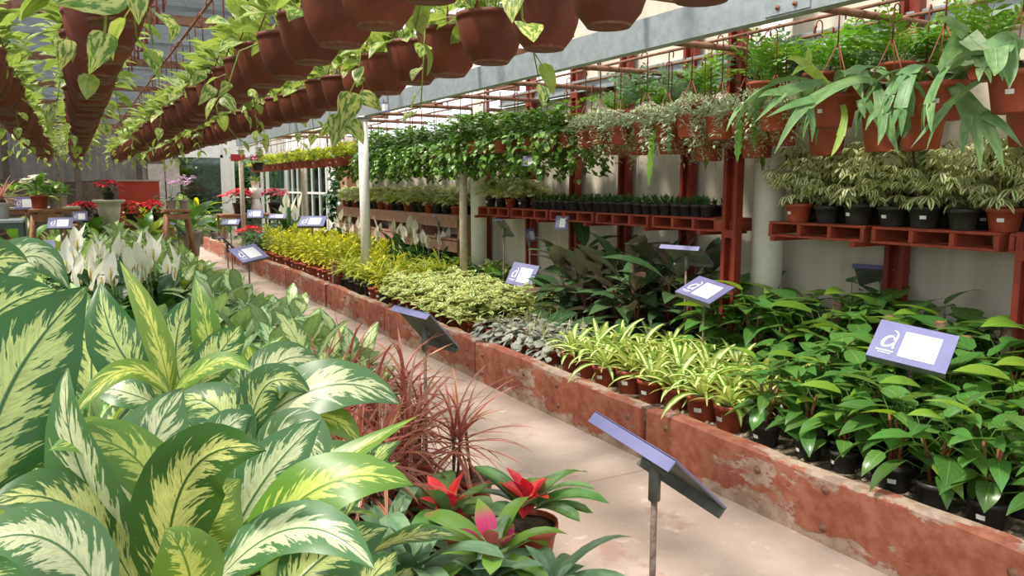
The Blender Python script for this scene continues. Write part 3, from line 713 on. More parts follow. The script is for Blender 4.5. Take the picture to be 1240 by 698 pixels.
# striped spider plants
g_sd = variants(6, .24, .036, 'strap', bend=1.5, fold=.45, ns=7, nc=2)
def mk_sd(rr): return dict(leaves=rosette(rr, g_sd, 'spider', 18, .10, .45, 1.35, .012, .65, 1.1))
S_sd = Spec('striped_spider_plant', 'plant', mk_sd, (.07, .115, 'terracotta'), 4, sticker=True, seed=8)
# silver grey low plants with pale spikes
g_si = variants(4, .058, .042, 'round', bend=.8, fold=.1, ns=4, pet=.02, curl=.15)
g_sk = variants(3, .085, .006, 'needle', bend=.3, fold=.2, ns=3, nc=2)
def mk_si(rr):
    L = []
    for k in range(62):
        a = rr.uniform(0, 6.28); r = .115 * math.sqrt(rr.random()); el = rr.uniform(-.3, .5) - r * 3
        L.append((g_si[rr.randrange(4)], 'silver', aim(a - 1.57, el, rr.uniform(-.4, .4)), (r * math.cos(a), r * math.sin(a), .155 - r * r * 5.5 + rr.uniform(-.02, .025)), rr.uniform(.8, 1.25)))
    for k in range(9):
        a = rr.uniform(0, 6.28); r = .09 * math.sqrt(rr.random()); L.append((g_sk[k % 3], 'spike', aim(a, 1.35 + rr.uniform(-.2, .2)), (r * math.cos(a), r * math.sin(a), .15), rr.uniform(.6, 1.1)))
    return dict(leaves=L)
S_si = Spec('silver_leaf_plant', 'plant', mk_si, (.062, .095, 'terracotta'), 4, sticker=True, seed=9)
# cream variegated low plants
g_cr = variants(4, .058, .026, 'ovate', bend=.7, fold=.2, ns=4, nc=2, pet=.01)
def dome(rr, geos, mat, n, R0, z0, h, s0=.8, s1=1.2, clus=5, mat2=None, p2=.0, elj=.5):
    L = []
    for k in range(n // clus):
        a = rr.uniform(0, 6.28); q = math.sqrt(rr.random()); r = R0 * q; z = z0 + h * (1 - q * q) * rr.uniform(.75, 1.05) + h * .08 * rr.random()
        p = (r * math.cos(a), r * math.sin(a), z); m_ = mat2 if mat2 and rr.random() < p2 else mat
        for j in range(clus):
            L.append((geos[rr.randrange(len(geos))], m_, aim(j * 6.28 / clus + a + rr.uniform(-.3, .3), rr.uniform(-.1, elj), rr.uniform(-.3, .3)), p, rr.uniform(s0, s1)))
    return L
def mk_cr(rr): return dict(leaves=dome(rr, g_cr, 'cream', 170, .125, .11, .15, .95, 1.45, elj=.7))
S_cr = Spec('cream_variegated_plant', 'plant', mk_cr, (.066, .105, 'terracotta'), 4, sticker=True, seed=10)
# yellow green crotons and golden strap leaved plants
g_ye = variants(4, .085, .022, 'lance', bend=.6, fold=.3, ns=4, nc=2)
def mk_ye(rr):
    L = []
    for s in range(4):
        x, y, h = rr.uniform(-.05, .05), rr.uniform(-.05, .05), rr.uniform(.24, .33)
        for k in range(26):
            t = k / 25; L.append((g_ye[rr.randrange(4)], 'yellow', aim(k * 2.4, -.1 + 1.25 * t + rr.uniform(-.2, .2), rr.uniform(-.3, .3)), (x, y, .1 + h * (.2 + .8 * t)), rr.uniform(.7, 1.15)))
    return dict(leaves=L)
S_ye = Spec('yellow_croton', 'plant', mk_ye, (.06, .11, 'terracotta'), 4, sticker=True, seed=11)
g_go = variants(4, .19, .016, 'strap', bend=1.1, fold=.35, ns=5, nc=2)
def mk_go(rr):
    L = []
    for s in range(3):
        x, y = rr.uniform(-.05, .05), rr.uniform(-.05, .05); L += [(g, m_, Rm, (p[0] + x, p[1] + y, p[2] + rr.uniform(0, .1)), q) for (g, m_, Rm, p, q) in rosette(rr, g_go, 'gold_spike', 16, .13, .3, 1.3, .005, .7, 1.1)]
    return dict(leaves=L)
S_go = Spec('golden_strap_plant', 'plant', mk_go, (.066, .11, 'black_pot'), 4, seed=12)
# dark strappy plants / ferny dark plants
g_da = variants(4, .2, .03, 'lance', bend=1.2, fold=.3, ns=5, nc=2)
def mk_da(rr): return dict(leaves=rosette(rr, g_da, 'mid_leaf', 30, .13, .2, 1.35, .02, .7, 1.2, 'dark_leaf', .4))
S_da = Spec('dark_leafy_plant', 'plant', mk_da, (.066, .11, 'black_pot'), 4, seed=13)
# small spiky seedlings at the foot of the wall
g_ne = variants(3, .13, .008, 'needle', bend=.5, fold=.3, ns=3, nc=2)
def mk_ne(rr): return dict(leaves=rosette(rr, g_ne, 'dark_leaf', 18, .1, .5, 1.4, .01, .7, 1.2))
S_ne = Spec('small_spiky_plant', 'plant', mk_ne, (.05, .09, 'black_pot'), 3, seed=14)
# schefflera
g_sc = variants(4, .078, .030, 'lance', bend=.8, fold=.2, ns=4, nc=2, pet=.012)
def mk_sc(rr):
    L = []; b = MB()
    for s in range(3):
        a = s * 2.1 + rr.uniform(-.3, .3); x, y = .06 * math.cos(a), .06 * math.sin(a); b.tube([(x * .3, y * .3, .11), (x, y, .25), (x * 1.5, y * 1.5, .42)], .005, 5)
    for k in range(46):
        a = rr.uniform(0, 6.28); z = rr.uniform(.14, .45); r = (.085 + .10 * math.sin((z - .14) / .31 * 2.6)) * math.sqrt(rr.uniform(.25, 1)); p = np.array((r * math.cos(a), r * math.sin(a), z))
        T = aim(a - 1.57, -.15 + (z - .15) * 2.3 + rr.uniform(-.3, .3), 0) @ rx3(0)
        for j in range(7): L.append((g_sc[rr.randrange(4)], 'scheff', T @ aim(j * .9 - 2.7 + rr.uniform(-.1, .1), -.25, 0), p, rr.uniform(.75, 1.15)))
    return dict(leaves=L, stems=[(b, 'stem_brown', 'stem')])
S_sc = Spec('variegated_schefflera', 'plant', mk_sc, (.082, .115, 'black_pot'), 4, sticker=True, seed=15)
# succulents in small black pots
g_su = variants(3, .055, .020, 'lance', bend=-.4, fold=.35, ns=4, nc=2)
def mk_su(rr): return dict(leaves=rosette(rr, g_su, 'dark_leaf', 14, .075, .3, 1.2, .006, .8, 1.2, 'mid_leaf', .4))
S_su = Spec('potted_succulent', 'plant', mk_su, (.047, .085, 'black_pot'), 4, seed=16)
# pale dieffenbachia-like small plants on far shelf
def mk_lv(rr): return dict(leaves=dome(rr, g_cr, 'pale', 110, .10, .11, .13, 1.3, 1.9, mat2='lime', p2=.12, elj=.9))
S_lv = Spec('light_variegated_plant', 'plant', mk_lv, (.055, .09, 'terracotta'), 3, sticker=True, seed=17)
# hanging pothos
g_po = variants(6, .11, .072, 'heart', bend=.6, fold=.25, ns=6, pet=.05, wave=.02)
HP, HPH = .12, .165
def mk_po(trail):
    def f(rr):
        L = []
        for k in range(26):
            a = rr.uniform(0, 6.28); r = HP * rr.uniform(.1, .9); el = rr.uniform(.25, 1.35)
            L.append((g_po[rr.randrange(6)], 'pothos', aim(a - 1.57, el, rr.uniform(-.5, .5)), (r * math.cos(a), r * math.sin(a), HPH + rr.uniform(-.01, .09)), rr.uniform(.75, 1.2)))
        for k in range(3):
            a = rr.choice([3.1, 2.6, 3.7, .1]) + rr.uniform(-.4, .4); L.append((g_po[rr.randrange(6)], 'pothos', aim(a - 1.57, rr.uniform(-.5, .1), rr.uniform(-.5, .5)), (HP * .95 * math.cos(a), HP * .95 * math.sin(a), HPH), rr.uniform(.7, 1.1)))
        st = []
        for k in range(trail if rr.random() < .42 else 0):
            a = rr.choice([2.4, 3.6, .4, 5.6]) + rr.uniform(-.5, .5); l = rr.uniform(.12, .3); c, s_ = math.cos(a), math.sin(a); b = MB()
            P = [(HP * .7 * c, HP * .7 * s_, HPH), (HP * 1.08 * c, HP * 1.08 * s_, HPH + .02), (HP * 1.22 * c, HP * 1.22 * s_, HPH - l * .5), (HP * 1.25 * c + .02, HP * 1.25 * s_, HPH - l)]
            b.tube(P, .0025, 5); st.append((b, 'stem_green', 'trailing_stem'))
            for j in range(2 + int(l * 8)):
                t = (j + 1) / (2 + int(l * 8)); p = np.array(P[1]) * (1 - t) + np.array(P[3]) * t; L.append((g_po[rr.randrange(6)], 'pothos', aim(a - 1.57 + rr.uniform(-1, 1), rr.uniform(-1.1, -.4), rr.uniform(-.4, .4)), p, rr.uniform(.6, .95)))
        return dict(leaves=L, stems=st)
    return f
S_po = Spec('hanging_pothos', 'plant', mk_po(1), (HP, HPH, 'old_terracotta', True), 8, seed=18, hanger=.62)
# hanging vines, callisia, lime
g_vi = variants(4, .055, .042, 'heart', bend=.6, fold=.2, ns=3, nc=2, pet=.015)
def mk_vi(nst, ln, R0=.2, zz=.13):
    def f(rr):
        L = dome(rr, g_vi, 'vine', 170, R0, zz, .2, .8, 1.25, clus=3, elj=.9)
        for k in range(nst):
            a = rr.uniform(0, 6.28); l = ln * rr.uniform(.4, 1.15); r1 = rr.uniform(.1, .22)
            for j in range(int(l / .026)):
                t = j * .026; r = .06 + r1 * min(1, t / .12); L.append((g_vi[rr.randrange(4)], 'vine', aim(a - 1.57 + rr.uniform(-1.4, 1.4), rr.uniform(-1, .3), rr.uniform(-.4, .4)), (r * math.cos(a) + rr.uniform(-.02, .02), r * math.sin(a) + rr.uniform(-.02, .02), .16 - max(0, t - .06)), rr.uniform(.75, 1.25)))
        return dict(leaves=L)
    return f
S_vi = Spec('hanging_vine_basket', 'plant', mk_vi(26, .40), (.08, .115, 'terracotta'), 4, seed=19, hanger=.55)
S_vs = Spec('hanging_vine_basket', 'plant', mk_vi(5, .2, .14, .14), (.08, .115, 'terracotta'), 3, seed=20, hanger=.55)
g_ca = variants(4, .034, .011, 'lance', bend=.5, fold=.4, ns=2, nc=2)
def mk_ca(rr):
    L = dome(rr, g_ca, 'callisia', 420, .16, .10, .12, .8, 1.4, clus=4, elj=1.2)
    for k in range(26):
        a = rr.uniform(0, 6.28); l = rr.uniform(.08, .28)
        for j in range(int(l / .012)):
            t = j * .012; r = .075 + .07 * min(1, t / .08); L.append((g_ca[rr.randrange(4)], 'callisia', aim(rr.uniform(0, 6.28), rr.uniform(-.6, .8), rr.uniform(-.4, .4)), (r * math.cos(a) + rr.uniform(-.014, .014), r * math.sin(a) + rr.uniform(-.014, .014), .13 - max(0, t - .05)), rr.uniform(.8, 1.3)))
    return dict(leaves=L)
S_ca = Spec('hanging_callisia_basket', 'plant', mk_ca, (.085, .12, 'terracotta'), 4, seed=21, hanger=.55)
g_li = variants(4, .07, .026, 'lance', bend=.7, fold=.3, ns=3, nc=2)
def mk_li(rr): return dict(leaves=dome(rr, g_li, 'lime', 230, .19, .10, .17, .8, 1.3, clus=5, elj=1.2, mat2='mid_leaf', p2=.12))
S_li = Spec('hanging_lime_basket', 'plant', mk_li, (.115, .11, 'terracotta'), 4, sticker=True, seed=22, hanger=.55)
# ferns
def frond_geo(L, npair, lw, ll, bend, a0=1.2, seed=0):
    rr = random.Random(seed); V, F, U = [], [], []; y = z = 0.; pts = []
    for i in range(npair + 1):
        t = i / npair; a = a0 - bend * t; pts.append((y, z, a, t)); y += L / npair * math.cos(a); z += L / npair * math.sin(a)
    for i, (y, z, a, t) in enumerate(pts):
        if i: k = len(V); py, pz, pa, pt = pts[i - 1]; V += [(-.003, py, pz), (.003, py, pz), (.002, y, z), (-.002, y, z)]; U += [(.5, .1)] * 4; F.append((k, k + 1, k + 2, k + 3))
        if t < .12: continue
        s_ = math.sin(min(1, t * 1.1) ** .7 * 3.0) * ll + .012
        for sd in (-1, 1):
            k = len(V); c, n_ = math.cos(a), math.sin(a); d = rr.uniform(-.02, .01)
            V += [(0, y, z), (sd * s_ * .5, y + (.25 * s_ + lw) * c, z + (.25 * s_ + lw) * n_ + d * .3), (sd * s_, y + .45 * s_ * c, z + .45 * s_ * n_ + d), (sd * s_ * .5, y + (.25 * s_ - lw) * c, z + (.25 * s_ - lw) * n_ + d * .3)]
            U += [(.5, 0), (.9, .5), (.5, 1), (.1, .5)]; F.append((k, k + 1, k + 2, k + 3) if sd > 0 else (k + 3, k + 2, k + 1, k))
    return np.array(V), F, np.array(U)
g_fe = [frond_geo(.34, 11, .012, .075, b_, seed=k) for k, b_ in enumerate((.7, 1.1, 1.6, 2.))]
def mk_fe(mat):
    def f(rr): return dict(leaves=rosette(rr, g_fe, mat, 13, .12, -.1, .35, .02, .75, 1.2))
    return f
S_fe = Spec('hanging_fern_basket', 'fern', mk_fe('fern'), (.095, .14, 'terracotta'), 3, seed=23, hanger=.43, leaf='frond')
S_fb = Spec('hanging_fern_basket', 'fern', mk_fe('fern_blue'), (.085, .13, 'terracotta'), 3, seed=24, hanger=.43, leaf='frond')
# fan of long serrated hanging fronds
def saw_geo(L, W, n=14, bend=.5):
    V, F, U = [], [], []; y = z = 0.
    for i in range(n + 1):
        t = i / n; a = -.1 - (1.4 if bend > .4 else 1.) * min(1, t * 6); w = W / 2 * (1 if i % 2 else .62) * min(1, t * 5 + .3) * (1 if t < .75 else max(.0, (1 - t) * 4))
        V += [(-w, y, z), (0, y, z + .006), (w, y, z)]; U += [(0, t), (.5, t), (1, t)]; y += L / n * math.cos(a); z += L / n * math.sin(a)
    for i in range(n):
        for j in (0, 1): F.append((i * 3 + j, i * 3 + j + 1, i * 3 + j + 4, i * 3 + j + 3))
    return np.array(V), F, np.array(U)
g_sw = [saw_geo(.34, .05), saw_geo(.26, .045), saw_geo(.2, .04)]
# staghorn
def stag_geo(seed, L=.36, W=.085):
    rr = random.Random(seed); V, F, U = [], [], []
    def strip(p, az, el, l, w0, w1, tip, n, bend):
        pts = []; p = np.array(p, float)
        for i in range(n + 1):
            t = i / n; d = np.array((math.sin(az) * math.cos(el - bend * t), math.cos(az) * math.cos(el - bend * t), math.sin(el - bend * t))); side = np.array((math.cos(az), -math.sin(az), 0.))
            w = w0 + (w1 - w0) * t if not tip else w0 * (1 - t ** 1.6) + .001; k = len(V); up_ = np.cross(side, d)
            V.extend([tuple(p - side * w + up_ * w * .25), tuple(p), tuple(p + side * w + up_ * w * .25)]); U.extend([(0, t), (.5, t), (1, t)])
            if i: F.extend([(k - 3, k - 2, k + 1, k), (k - 2, k - 1, k + 2, k + 1)])
            if i < n: p = p + d * (l / n)
        return p, el - bend
    e0 = rr.uniform(.45, .85); bd = rr.uniform(1.1, 1.7); p, e = strip((0, 0, 0), 0, e0, L * .62, W * .16, W * .5, False, 7, bd)
    def fork(p, az, e, l, w, d):
        nb = rr.choice([2, 2, 3]) if d else 2
        for k in range(nb):
            a2 = az + (k - (nb - 1) / 2) * rr.uniform(.55, .8); tip = d == 0
            p0 = np.array(p) + np.array((math.cos(az), -math.sin(az), 0)) * w * .5 * (k - (nb - 1) / 2)
            q, e2 = strip(p0, a2, e, l * rr.uniform(.7, 1.2), w * .62, w * .66, tip or (d == 1 and rr.random() < .35), 5, .35)
            if not tip: fork(q, a2, e2, l * .75, w * .62, d - 1)
    fork(p, 0, e, L * .36, W * .46, 1)
    return np.array(V), F, np.array(U)
g_st = [stag_geo(k) for k in range(9)]
def mk_st(rr):
    L = []
    for k in range(5):
        a = k * 2.4 + rr.uniform(-.4, .4); el = rr.uniform(-.2, .9); L.append((g_st[rr.randrange(9)], 'stag', aim(a, el * .6, rr.uniform(-.3, .3)), (-.03 * math.sin(a), .03 * math.cos(a), .17), rr.uniform(.8, 1.35)))
    b = MB(); g = leafgeo(.12, .13, 'round', bend=1.8, fold=-.3, ns=6, nc=6); b.leaf(g, aim(.6, 1.4), (.02, -.02, .15)); b.leaf(g, aim(2.8, 1.3), (-.02, .02, .15), .9, .4)
    return dict(leaves=L, stems=[(b, 'stag_shield', 'shield_frond')])
S_st = Spec('hanging_staghorn_fern', 'fern', mk_st, (.108, .155, 'terracotta'), 5, sticker=True, seed=25, hanger=.55, leaf='frond')
def mk_empty(rr):
    L = [(g_fe[rr.randrange(4)], 'fern', aim(rr.uniform(0, 6.28), rr.uniform(-.6, .2), 0), (0, 0, .15), rr.uniform(.4, .7)) for k in range(5)]
    for k in range(2): L.append((g_sw[rr.randrange(3)], 'fern', aim(rr.uniform(0, 6.28), 0), (0, 0, .14), rr.uniform(.7, 1.)))
    return dict(leaves=L)
S_lp = Spec('hanging_tall_pot', 'plant', mk_empty, (.105, .19, 'terracotta'), 3, seed=26, hanger=.66, leaf='frond')
# red dracaena
g_rd = variants(5, .32, .0135, 'needle', bend=1.0, fold=.3, ns=6, nc=2)
def mk_rd(rr):
    b = MB(); L = []
    for s in range(rr.choice([2, 3])):
        x, y, h = rr.uniform(-.05, .05), rr.uniform(-.05, .05), rr.uniform(.24, .4); b.tube([(x * .5, y * .5, .1), (x, y, h)], .006, 6)
        for k in range(32):
            t = k / 31; L.append((g_rd[rr.randrange(5)], 'red_dracaena', aim(k * 2.4 + rr.uniform(-.2, .2), -.35 + 1.7 * t + rr.uniform(-.15, .15), rr.uniform(-.5, .5)), (x, y, h - .07 + .09 * t), rr.uniform(.7, 1.1)))
    return dict(leaves=L, stems=[(b, 'stem_brown', 'stem')])
S_rd = Spec('red_dracaena', 'plant', mk_rd, (.075, .125, 'terracotta'), 4, seed=27)
# bromeliads
g_br = variants(5, .19, .060, 'broad', bend=1.0, fold=.3, ns=7, nc=4)
g_bc = variants(3, .085, .050, 'lance', bend=.5, fold=.35, ns=5, nc=4)
def mk_br(mat, cmat, nc):
    def f(rr):
        L = rosette(rr, g_br, mat, 12, .15, .2, .95, .02, .8, 1.1); L += rosette(rr, g_bc, cmat, nc, .17, .45, 1.3, .012, .8, 1.15) if nc else []
        return dict(leaves=L)
    return f
S_br = Spec('red_bromeliad', 'plant', mk_br('brom', 'brom_red', 9), (.078, .12, 'terracotta'), 2, seed=28)
S_bp = Spec('pink_bromeliad', 'plant', mk_br('brom_lime', 'brom_pink', 7), (.078, .12, 'terracotta'), 2, seed=29)
S_bg = Spec('green_bromeliad', 'plant', mk_br('brom_grey', 'brom_grey', 4), (.078, .12, 'terracotta'), 2, seed=30)
# poinsettia, cordyline, orchid, generic leafy
g_pn = variants(3, .1, .042, 'ovate', bend=.5, fold=.1, ns=4, nc=2)
def mk_pn(rr):
    L = []
    for k in range(9):
        a = k * 2.4; r = .16 * math.sqrt(k / 9); p = (r * math.cos(a), r * math.sin(a), .30 - r * r * 3)
        for j in range(9): L.append((g_pn[rr.randrange(3)], 'poinsettia', aim(j * .7 + a, rr.uniform(-.15, .3)), p, rr.uniform(.7, 1.1)))
    for k in range(36):
        a = rr.uniform(0, 6.28); r = rr.uniform(.04, .15); L.append((g_pn[rr.randrange(3)], 'dark_leaf', aim(a - 1.57, rr.uniform(-.4, .3)), (r * math.cos(a), r * math.sin(a), rr.uniform(.13, .26)), rr.uniform(.8, 1.1)))
    return dict(leaves=L)
S_pn = Spec('potted_poinsettia', 'plant', mk_pn, (.08, .13, 'black_pot'), 3, seed=31)
def mk_co(rr): return dict(leaves=rosette(rr, g_rd, 'pink_cordyline', 40, .25, -.2, 1.4, .01, .9, 1.3))
S_co = Spec('pink_cordyline', 'plant', mk_co, (.09, .2, 'grey_pot'), 2, seed=32)
g_or = variants(3, .045, .036, 'round', bend=.3, fold=.1, ns=3, nc=2)
def mk_or(rr):
    L = rosette(rr, g_sp, 'dark_leaf', 6, .11, .1, .5, .01, .5, .7); b = MB()
    for s in range(2):
        a = s * 3 + rr.uniform(-.5, .5); P = [(0, 0, .1), (.03 * math.cos(a), .03 * math.sin(a), .3), (.2 * math.cos(a), .2 * math.sin(a), .38)]; b.tube(P, .003, 5)
        for k in range(7):
            t = k / 6; p = np.array(P[1]) * (1 - t) + np.array(P[2]) * t
            for j in range(5): L.append((g_or[rr.randrange(3)], 'orchid', aim(j * 1.26 + t, .5), p + np.array((0, 0, rr.uniform(-.02, .04))), rr.uniform(.8, 1.2)))
    return dict(leaves=L, stems=[(b, 'stem_green', 'flower_stalk')])
S_or = Spec('potted_orchid', 'plant', mk_or, (.06, .12, 'grey_pot'), 2, seed=33)
def mk_lf(rr): return dict(leaves=rosette(rr, g_ds, 'mid_leaf', 16, .2, .0, 1.3, .02, 1., 1.6, 'dieff_gold', .3))
S_lf = Spec('leafy_potted_plant', 'plant', mk_lf, (.1, .2, 'grey_pot'), 3, seed=34)
def mk_wh(rr): return dict(leaves=rosette(rr, g_ds, 'mid_leaf', 12, .12, .1, 1.2, .02, .7, 1.1, 'cream', .2) + dome(rr, g_or, 'white_spathe', 60, .14, .22, .12, clus=5))
S_wh = Spec('white_flowering_plant', 'plant', mk_wh, (.08, .13, 'terracotta'), 2, seed=35)
def mk_gr(rr): return dict(leaves=rosette(rr, g_da, 'mid_leaf', 34, .16, .2, 1.4, .02, .8, 1.5, 'lime', .2))
S_gr = Spec('grassy_potted_plant', 'plant', mk_gr, (.1, .18, 'white_paint'), 2, seed=36)

# ---------------------------------------------------------------- planting
rng = random.Random(11)
ROWN = ['front row from the path', 'second row from the path', 'third row from the path', 'fourth row from the path', 'fifth row from the path', 'sixth row from the path', 'seventh row from the path']
def near(k): return 'nearest' if k == 1 else ORD[k - 1] + ' nearest'
def dep(x, y, z): return proj((x, y, z))[2]
def line(spec, x, ys, z, desc, rowname, group, s0=.95, s1=1.1, rzj=3.1, jit=.02, lod=5.0, h=.5, pots=None, zf=None):
    k = 0
    for y in sorted(ys):
        xx, yy = x + rng.uniform(-jit, jit), y + rng.uniform(-jit, jit)
        if not in_view(xx, yy, z, z + h): continue
        k += 1; sp = rng.choice(spec) if isinstance(spec, list) else spec
        sp.place(xx, yy, z, rng.uniform(-rzj, rzj), rng.uniform(s0, s1), 0 if dep(xx, yy, z) < lod else 1, '%s, %s in the %s' % (desc, near(k), rowname), group, potmat=rng.choice(pots) if pots else None)
def ar(a, b, s):
    n = max(1, int(round((b - a) / s))); return [a + (b - a) * (i + .5) / n for i in range(n)]
BZ = .215
XR = [2.74, 2.95, 3.16, 3.37, 3.58, 3.78]
for i, x in enumerate(XR):
    s = .92 + .09 * i
    ys = ar(1.0, 2.62, .205) + (ar(2.62, 3.95, .22) if i >= 4 else [])
    line(S_ph, x, ys, BZ, 'green philodendron on red stems', ROWN[i], 'potted philodendrons behind the planter wall', s * .93, s * 1.1, .5, .025, 6.5, .55)
    if i < 4: line(S_sd, x, ar(2.66, 4.30, .215), BZ, 'cream striped spider plant', ROWN[i], 'striped spider plants behind the planter wall', 1.05, 1.25, .5, .02, 6.5, .4)
    if i < 4: line(S_si, x, ar(4.32 + .07 * i, 5.32 + .04 * i, .185), BZ, 'silver grey leafy plant in red pot', ROWN[i], 'silver leaf plants behind the planter wall', 1., 1.15, .5, .015, 0, .3)
    if i < 4: line(S_cr, x, ar(5.42 + .04 * i, 7.35, .2), BZ, 'cream and green variegated plant', ROWN[i], 'cream variegated plants behind the planter wall', 1.05, 1.3, .5, .02, 0, .4)
    if i < 3: line([S_go, S_go, S_ye], x, ar(7.45, 9.1, .21), BZ, 'golden strap leaved plant', ROWN[i], 'golden strap plants behind the planter wall', 1.05, 1.3, .5, .02, 0, .5)
    if i < 4: line(S_ye, x, ar(9.2, 13.2, .23), BZ, 'yellow and green croton', ROWN[i], 'yellow crotons behind the planter wall', 1.0, 1.25, .5, .02, 0, .5)
line(S_pd, 3.55, ar(4.35, 5.6, .28), BZ, 'dark glossy philodendron', 'front dark row', 'dark philodendrons by the wall', 1.15, 1.35, 3, .03, 9, .9)
line(S_pd, 3.76, ar(4.1, 5.7, .25), BZ, 'tall dark philodendron with bronze leaves', 'row along the wall', 'dark philodendrons by the wall', 1.3, 1.6, 3, .03, 9, .9)
line([S_da, S_go], 3.42, ar(7.45, 9.2, .23), BZ, 'dark strap leaved plant', 'row behind the golden plants', 'dark strap plants in the bed', 1.2, 1.5, 3, .03, 0, .5)
line(S_da, 3.64, ar(6.7, 8.1, .24), BZ, 'dark green drooping plant', 'row beside the round column', 'dark plants by the column', 1.4, 1.7, 3, .03, 0, .6)
line(S_cr, 3.86, ar(6.75, 7.5, .24), BZ, 'light variegated plant', 'short row beside the column foot', 'light plants by the column', 1.3, 1.5, 3, .03, 0, .6)
line(S_spr, 3.62, ar(8.2, 12.4, .34), BZ, 'peace lily with white flowers', 'row before the plank shelf', 'peace lilies before the plank shelf', 1., 1.2, 3, .04, 0, .8)
line(S_da, 3.84, ar(8.2, 12.4, .4), BZ, 'dark leafy plant', 'row under the plank shelf', 'dark plants under the plank shelf', 1.1, 1.4, 3, .04, 0, .6)
line(S_ne, 3.93, ar(1.2, 4.6, .13), BZ, 'small dark spiky plant', 'row at the foot of the wall', 'small spiky plants at the wall foot', 1.5, 1.9, 3, .02, 0, .5)
# weathered cut stumps among the philodendrons at the right
for k, (u, v, d_, h) in enumerate(((1015, 357, 4.3, .14), (1078, 372, 4.0, .16), (1060, 352, 4.3, .12), (1140, 378, 3.7, .2), (1172, 395, 3.5, .2), (1222, 376, 3.5, .12))):
    p = PX(u, v, d_); t = thing('cut_stump', 'brown cut plant stump among the philodendrons, %s from the left' % ORD[k], 'stump', (p[0], p[1], BZ), 0, 'cut stumps among the philodendrons'); H = p[2] - BZ - .05
    b = MB(); r = .024; prof = [(r * 1.1, 0)]
    for j in range(1, 13): prof.append((r * (1. if j % 2 else 1.25) * (1 + .2 * math.sin(j * 2.1 + k)), H * j / 12))
    prof.append((r * .7, H)); b.lathe(prof, 9); obj('trunk', b, M['stem_brown'], t)
    b = MB(); b.lathe([(r * .95, 0), (r * .8, .006), (0, .004)], 9, (0, 0, H)); obj('cut_face', b, M['brown_wood'], t)
    if k in (1, 4):
        b = MB(); b.tube([(0, 0, H * .7), (.05, -.02, H * .72), (.075, -.03, H * .85)], [.018, .017, .012], 7); obj('branch_stub', b, M['stem_brown'], t)

# left bed
LX = [1.10, .94, .71, .48, .25, .02, -.22]
LN = ['row beside the path', 'second row from the path', 'third row from the path', 'fourth row from the path', 'fifth row from the path', 'sixth row from the path', 'seventh row from the path']
for i, x in enumerate(LX):
    y0 = (3.15, 2.75, 2.5, 2.3, 2.2, 2.1, 2.2)[i]
    def spath(y): return -.0 < x < .6 and 3.9 < y < 7.6
    g = [y for y in ar(y0, 5.6, .27) if not spath(y)]
    line([S_ds, S_ds, S_dg], x, g, .27, 'silvery green dieffenbachia', LN[i] + ', left bed', 'near dieffenbachias in the left bed', *((.88, 1.06) if i == 0 else (.9, 1.15) if i == 1 else (1.05, 1.35)), 3, .05, 6.2, .5)
    g = [y for y in ar(5.7, 12.6, .29) if not spath(y)]
    line([S_dg, S_dg, S_ds], x, g, .27, 'compact gold green dieffenbachia', LN[i] + ', left bed', 'far dieffenbachias in the left bed', *((.72, .9) if i == 0 else (.85, 1.05) if i == 1 else (.95, 1.25)), 3, .05, 0, .5)
    if -.0 < x < .6: line(S_spn, x, ar(3.95, 5.25, .3), .27, 'dark peace lily', LN[i] + ', left bed', 'dark peace lilies in the left bed', .85, 1.05, 3, .05, 6.2, .6)
    if -.0 < x < .6: line(S_sp, x, ar(5.35, 7.5, .42), .27, 'white flowering peace lily', LN[i] + ', left bed', 'peace lilies in the left bed', 1.0, 1.3, 3, .05, 6.2, .8)
for k, (x, y, s) in enumerate(((.30, 1.25, .62), (.1, 1.35, .75), (.45, 1.62, .72), (.28, 1.8, .85), (-.08, 1.5, .85), (.0, 2.05, .95), (.2, .95, .65), (-.3, 1.9, 1.), (.02, 1.0, .68))):
    S_db.place(x, y, .27, k * 1.3, s, 0, 'large dieffenbachia in shade under the big leaves, %s' % ('lowest at the right edge', 'beneath the left leaf', 'beside the red dracaenas', 'behind the rosette', 'at the left edge', 'back at the left', 'lowest at the front', 'farthest left', 'lowest front left')[k], 'large dieffenbachias in the foreground')

# foreground dieffenbachias: each leaf placed by hand
def hero_leaf(root, bmt, W, mat, face=.6, fold=.25, roll=0., wave=.02, shape='ovate'):
    b_, m_, t_ = [PX(*q) for q in bmt]; c_ = 2 * m_ - .5 * (b_ + t_); V, U, F = [], [], []; ns, nc = 16, 8; pr = PROF[shape]
    o0 = np.array(root.location); ph = rng.uniform(0, 6)
    for i in range(ns + 1):
        t = i / ns; p = (1 - t) ** 2 * b_ + 2 * t * (1 - t) * c_ + t * t * t_; T = 2 * (1 - t) * (c_ - b_) + 2 * t * (t_ - c_); T /= np.linalg.norm(T)
        tc = CAMP - p; tc /= np.linalg.norm(tc); n_ = tc * face + np.array((0, 0, 1.)) * (1 - face); n_ -= T * (n_ @ T); n_ /= np.linalg.norm(n_); S = np.cross(T, n_)
        cr, sr = math.cos(roll), math.sin(roll); S, n_ = S * cr + n_ * sr, n_ * cr - S * sr; w = float(np.interp(t, [q[0] for q in pr], [q[1] for q in pr])) * W / 2
        w = max(w, .004)if i < ns else 0
        for j in range(nc + 1):
            c = j / nc * 2 - 1; fo = fold * (1.1 - .6 * t); zz = abs(c) * w * math.sin(fo) - .12 * c * c * w + wave * W * abs(c) ** 2 * math.sin(t * 12 + ph + (2 if c > 0 else 0))
            V.append(p + S * c * w * math.cos(fo) + n_ * zz - o0); U.append((c * .5 + .5, t))
    n = nc + 1
    for i in range(ns):
        for j in range(nc): F.append((i * n + j, i * n + j + 1, (i + 1) * n + j + 1, (i + 1) * n + j))
    b = MB(); b.add(V, F, np.array(U)); return obj('leaf', b, M[mat], root)
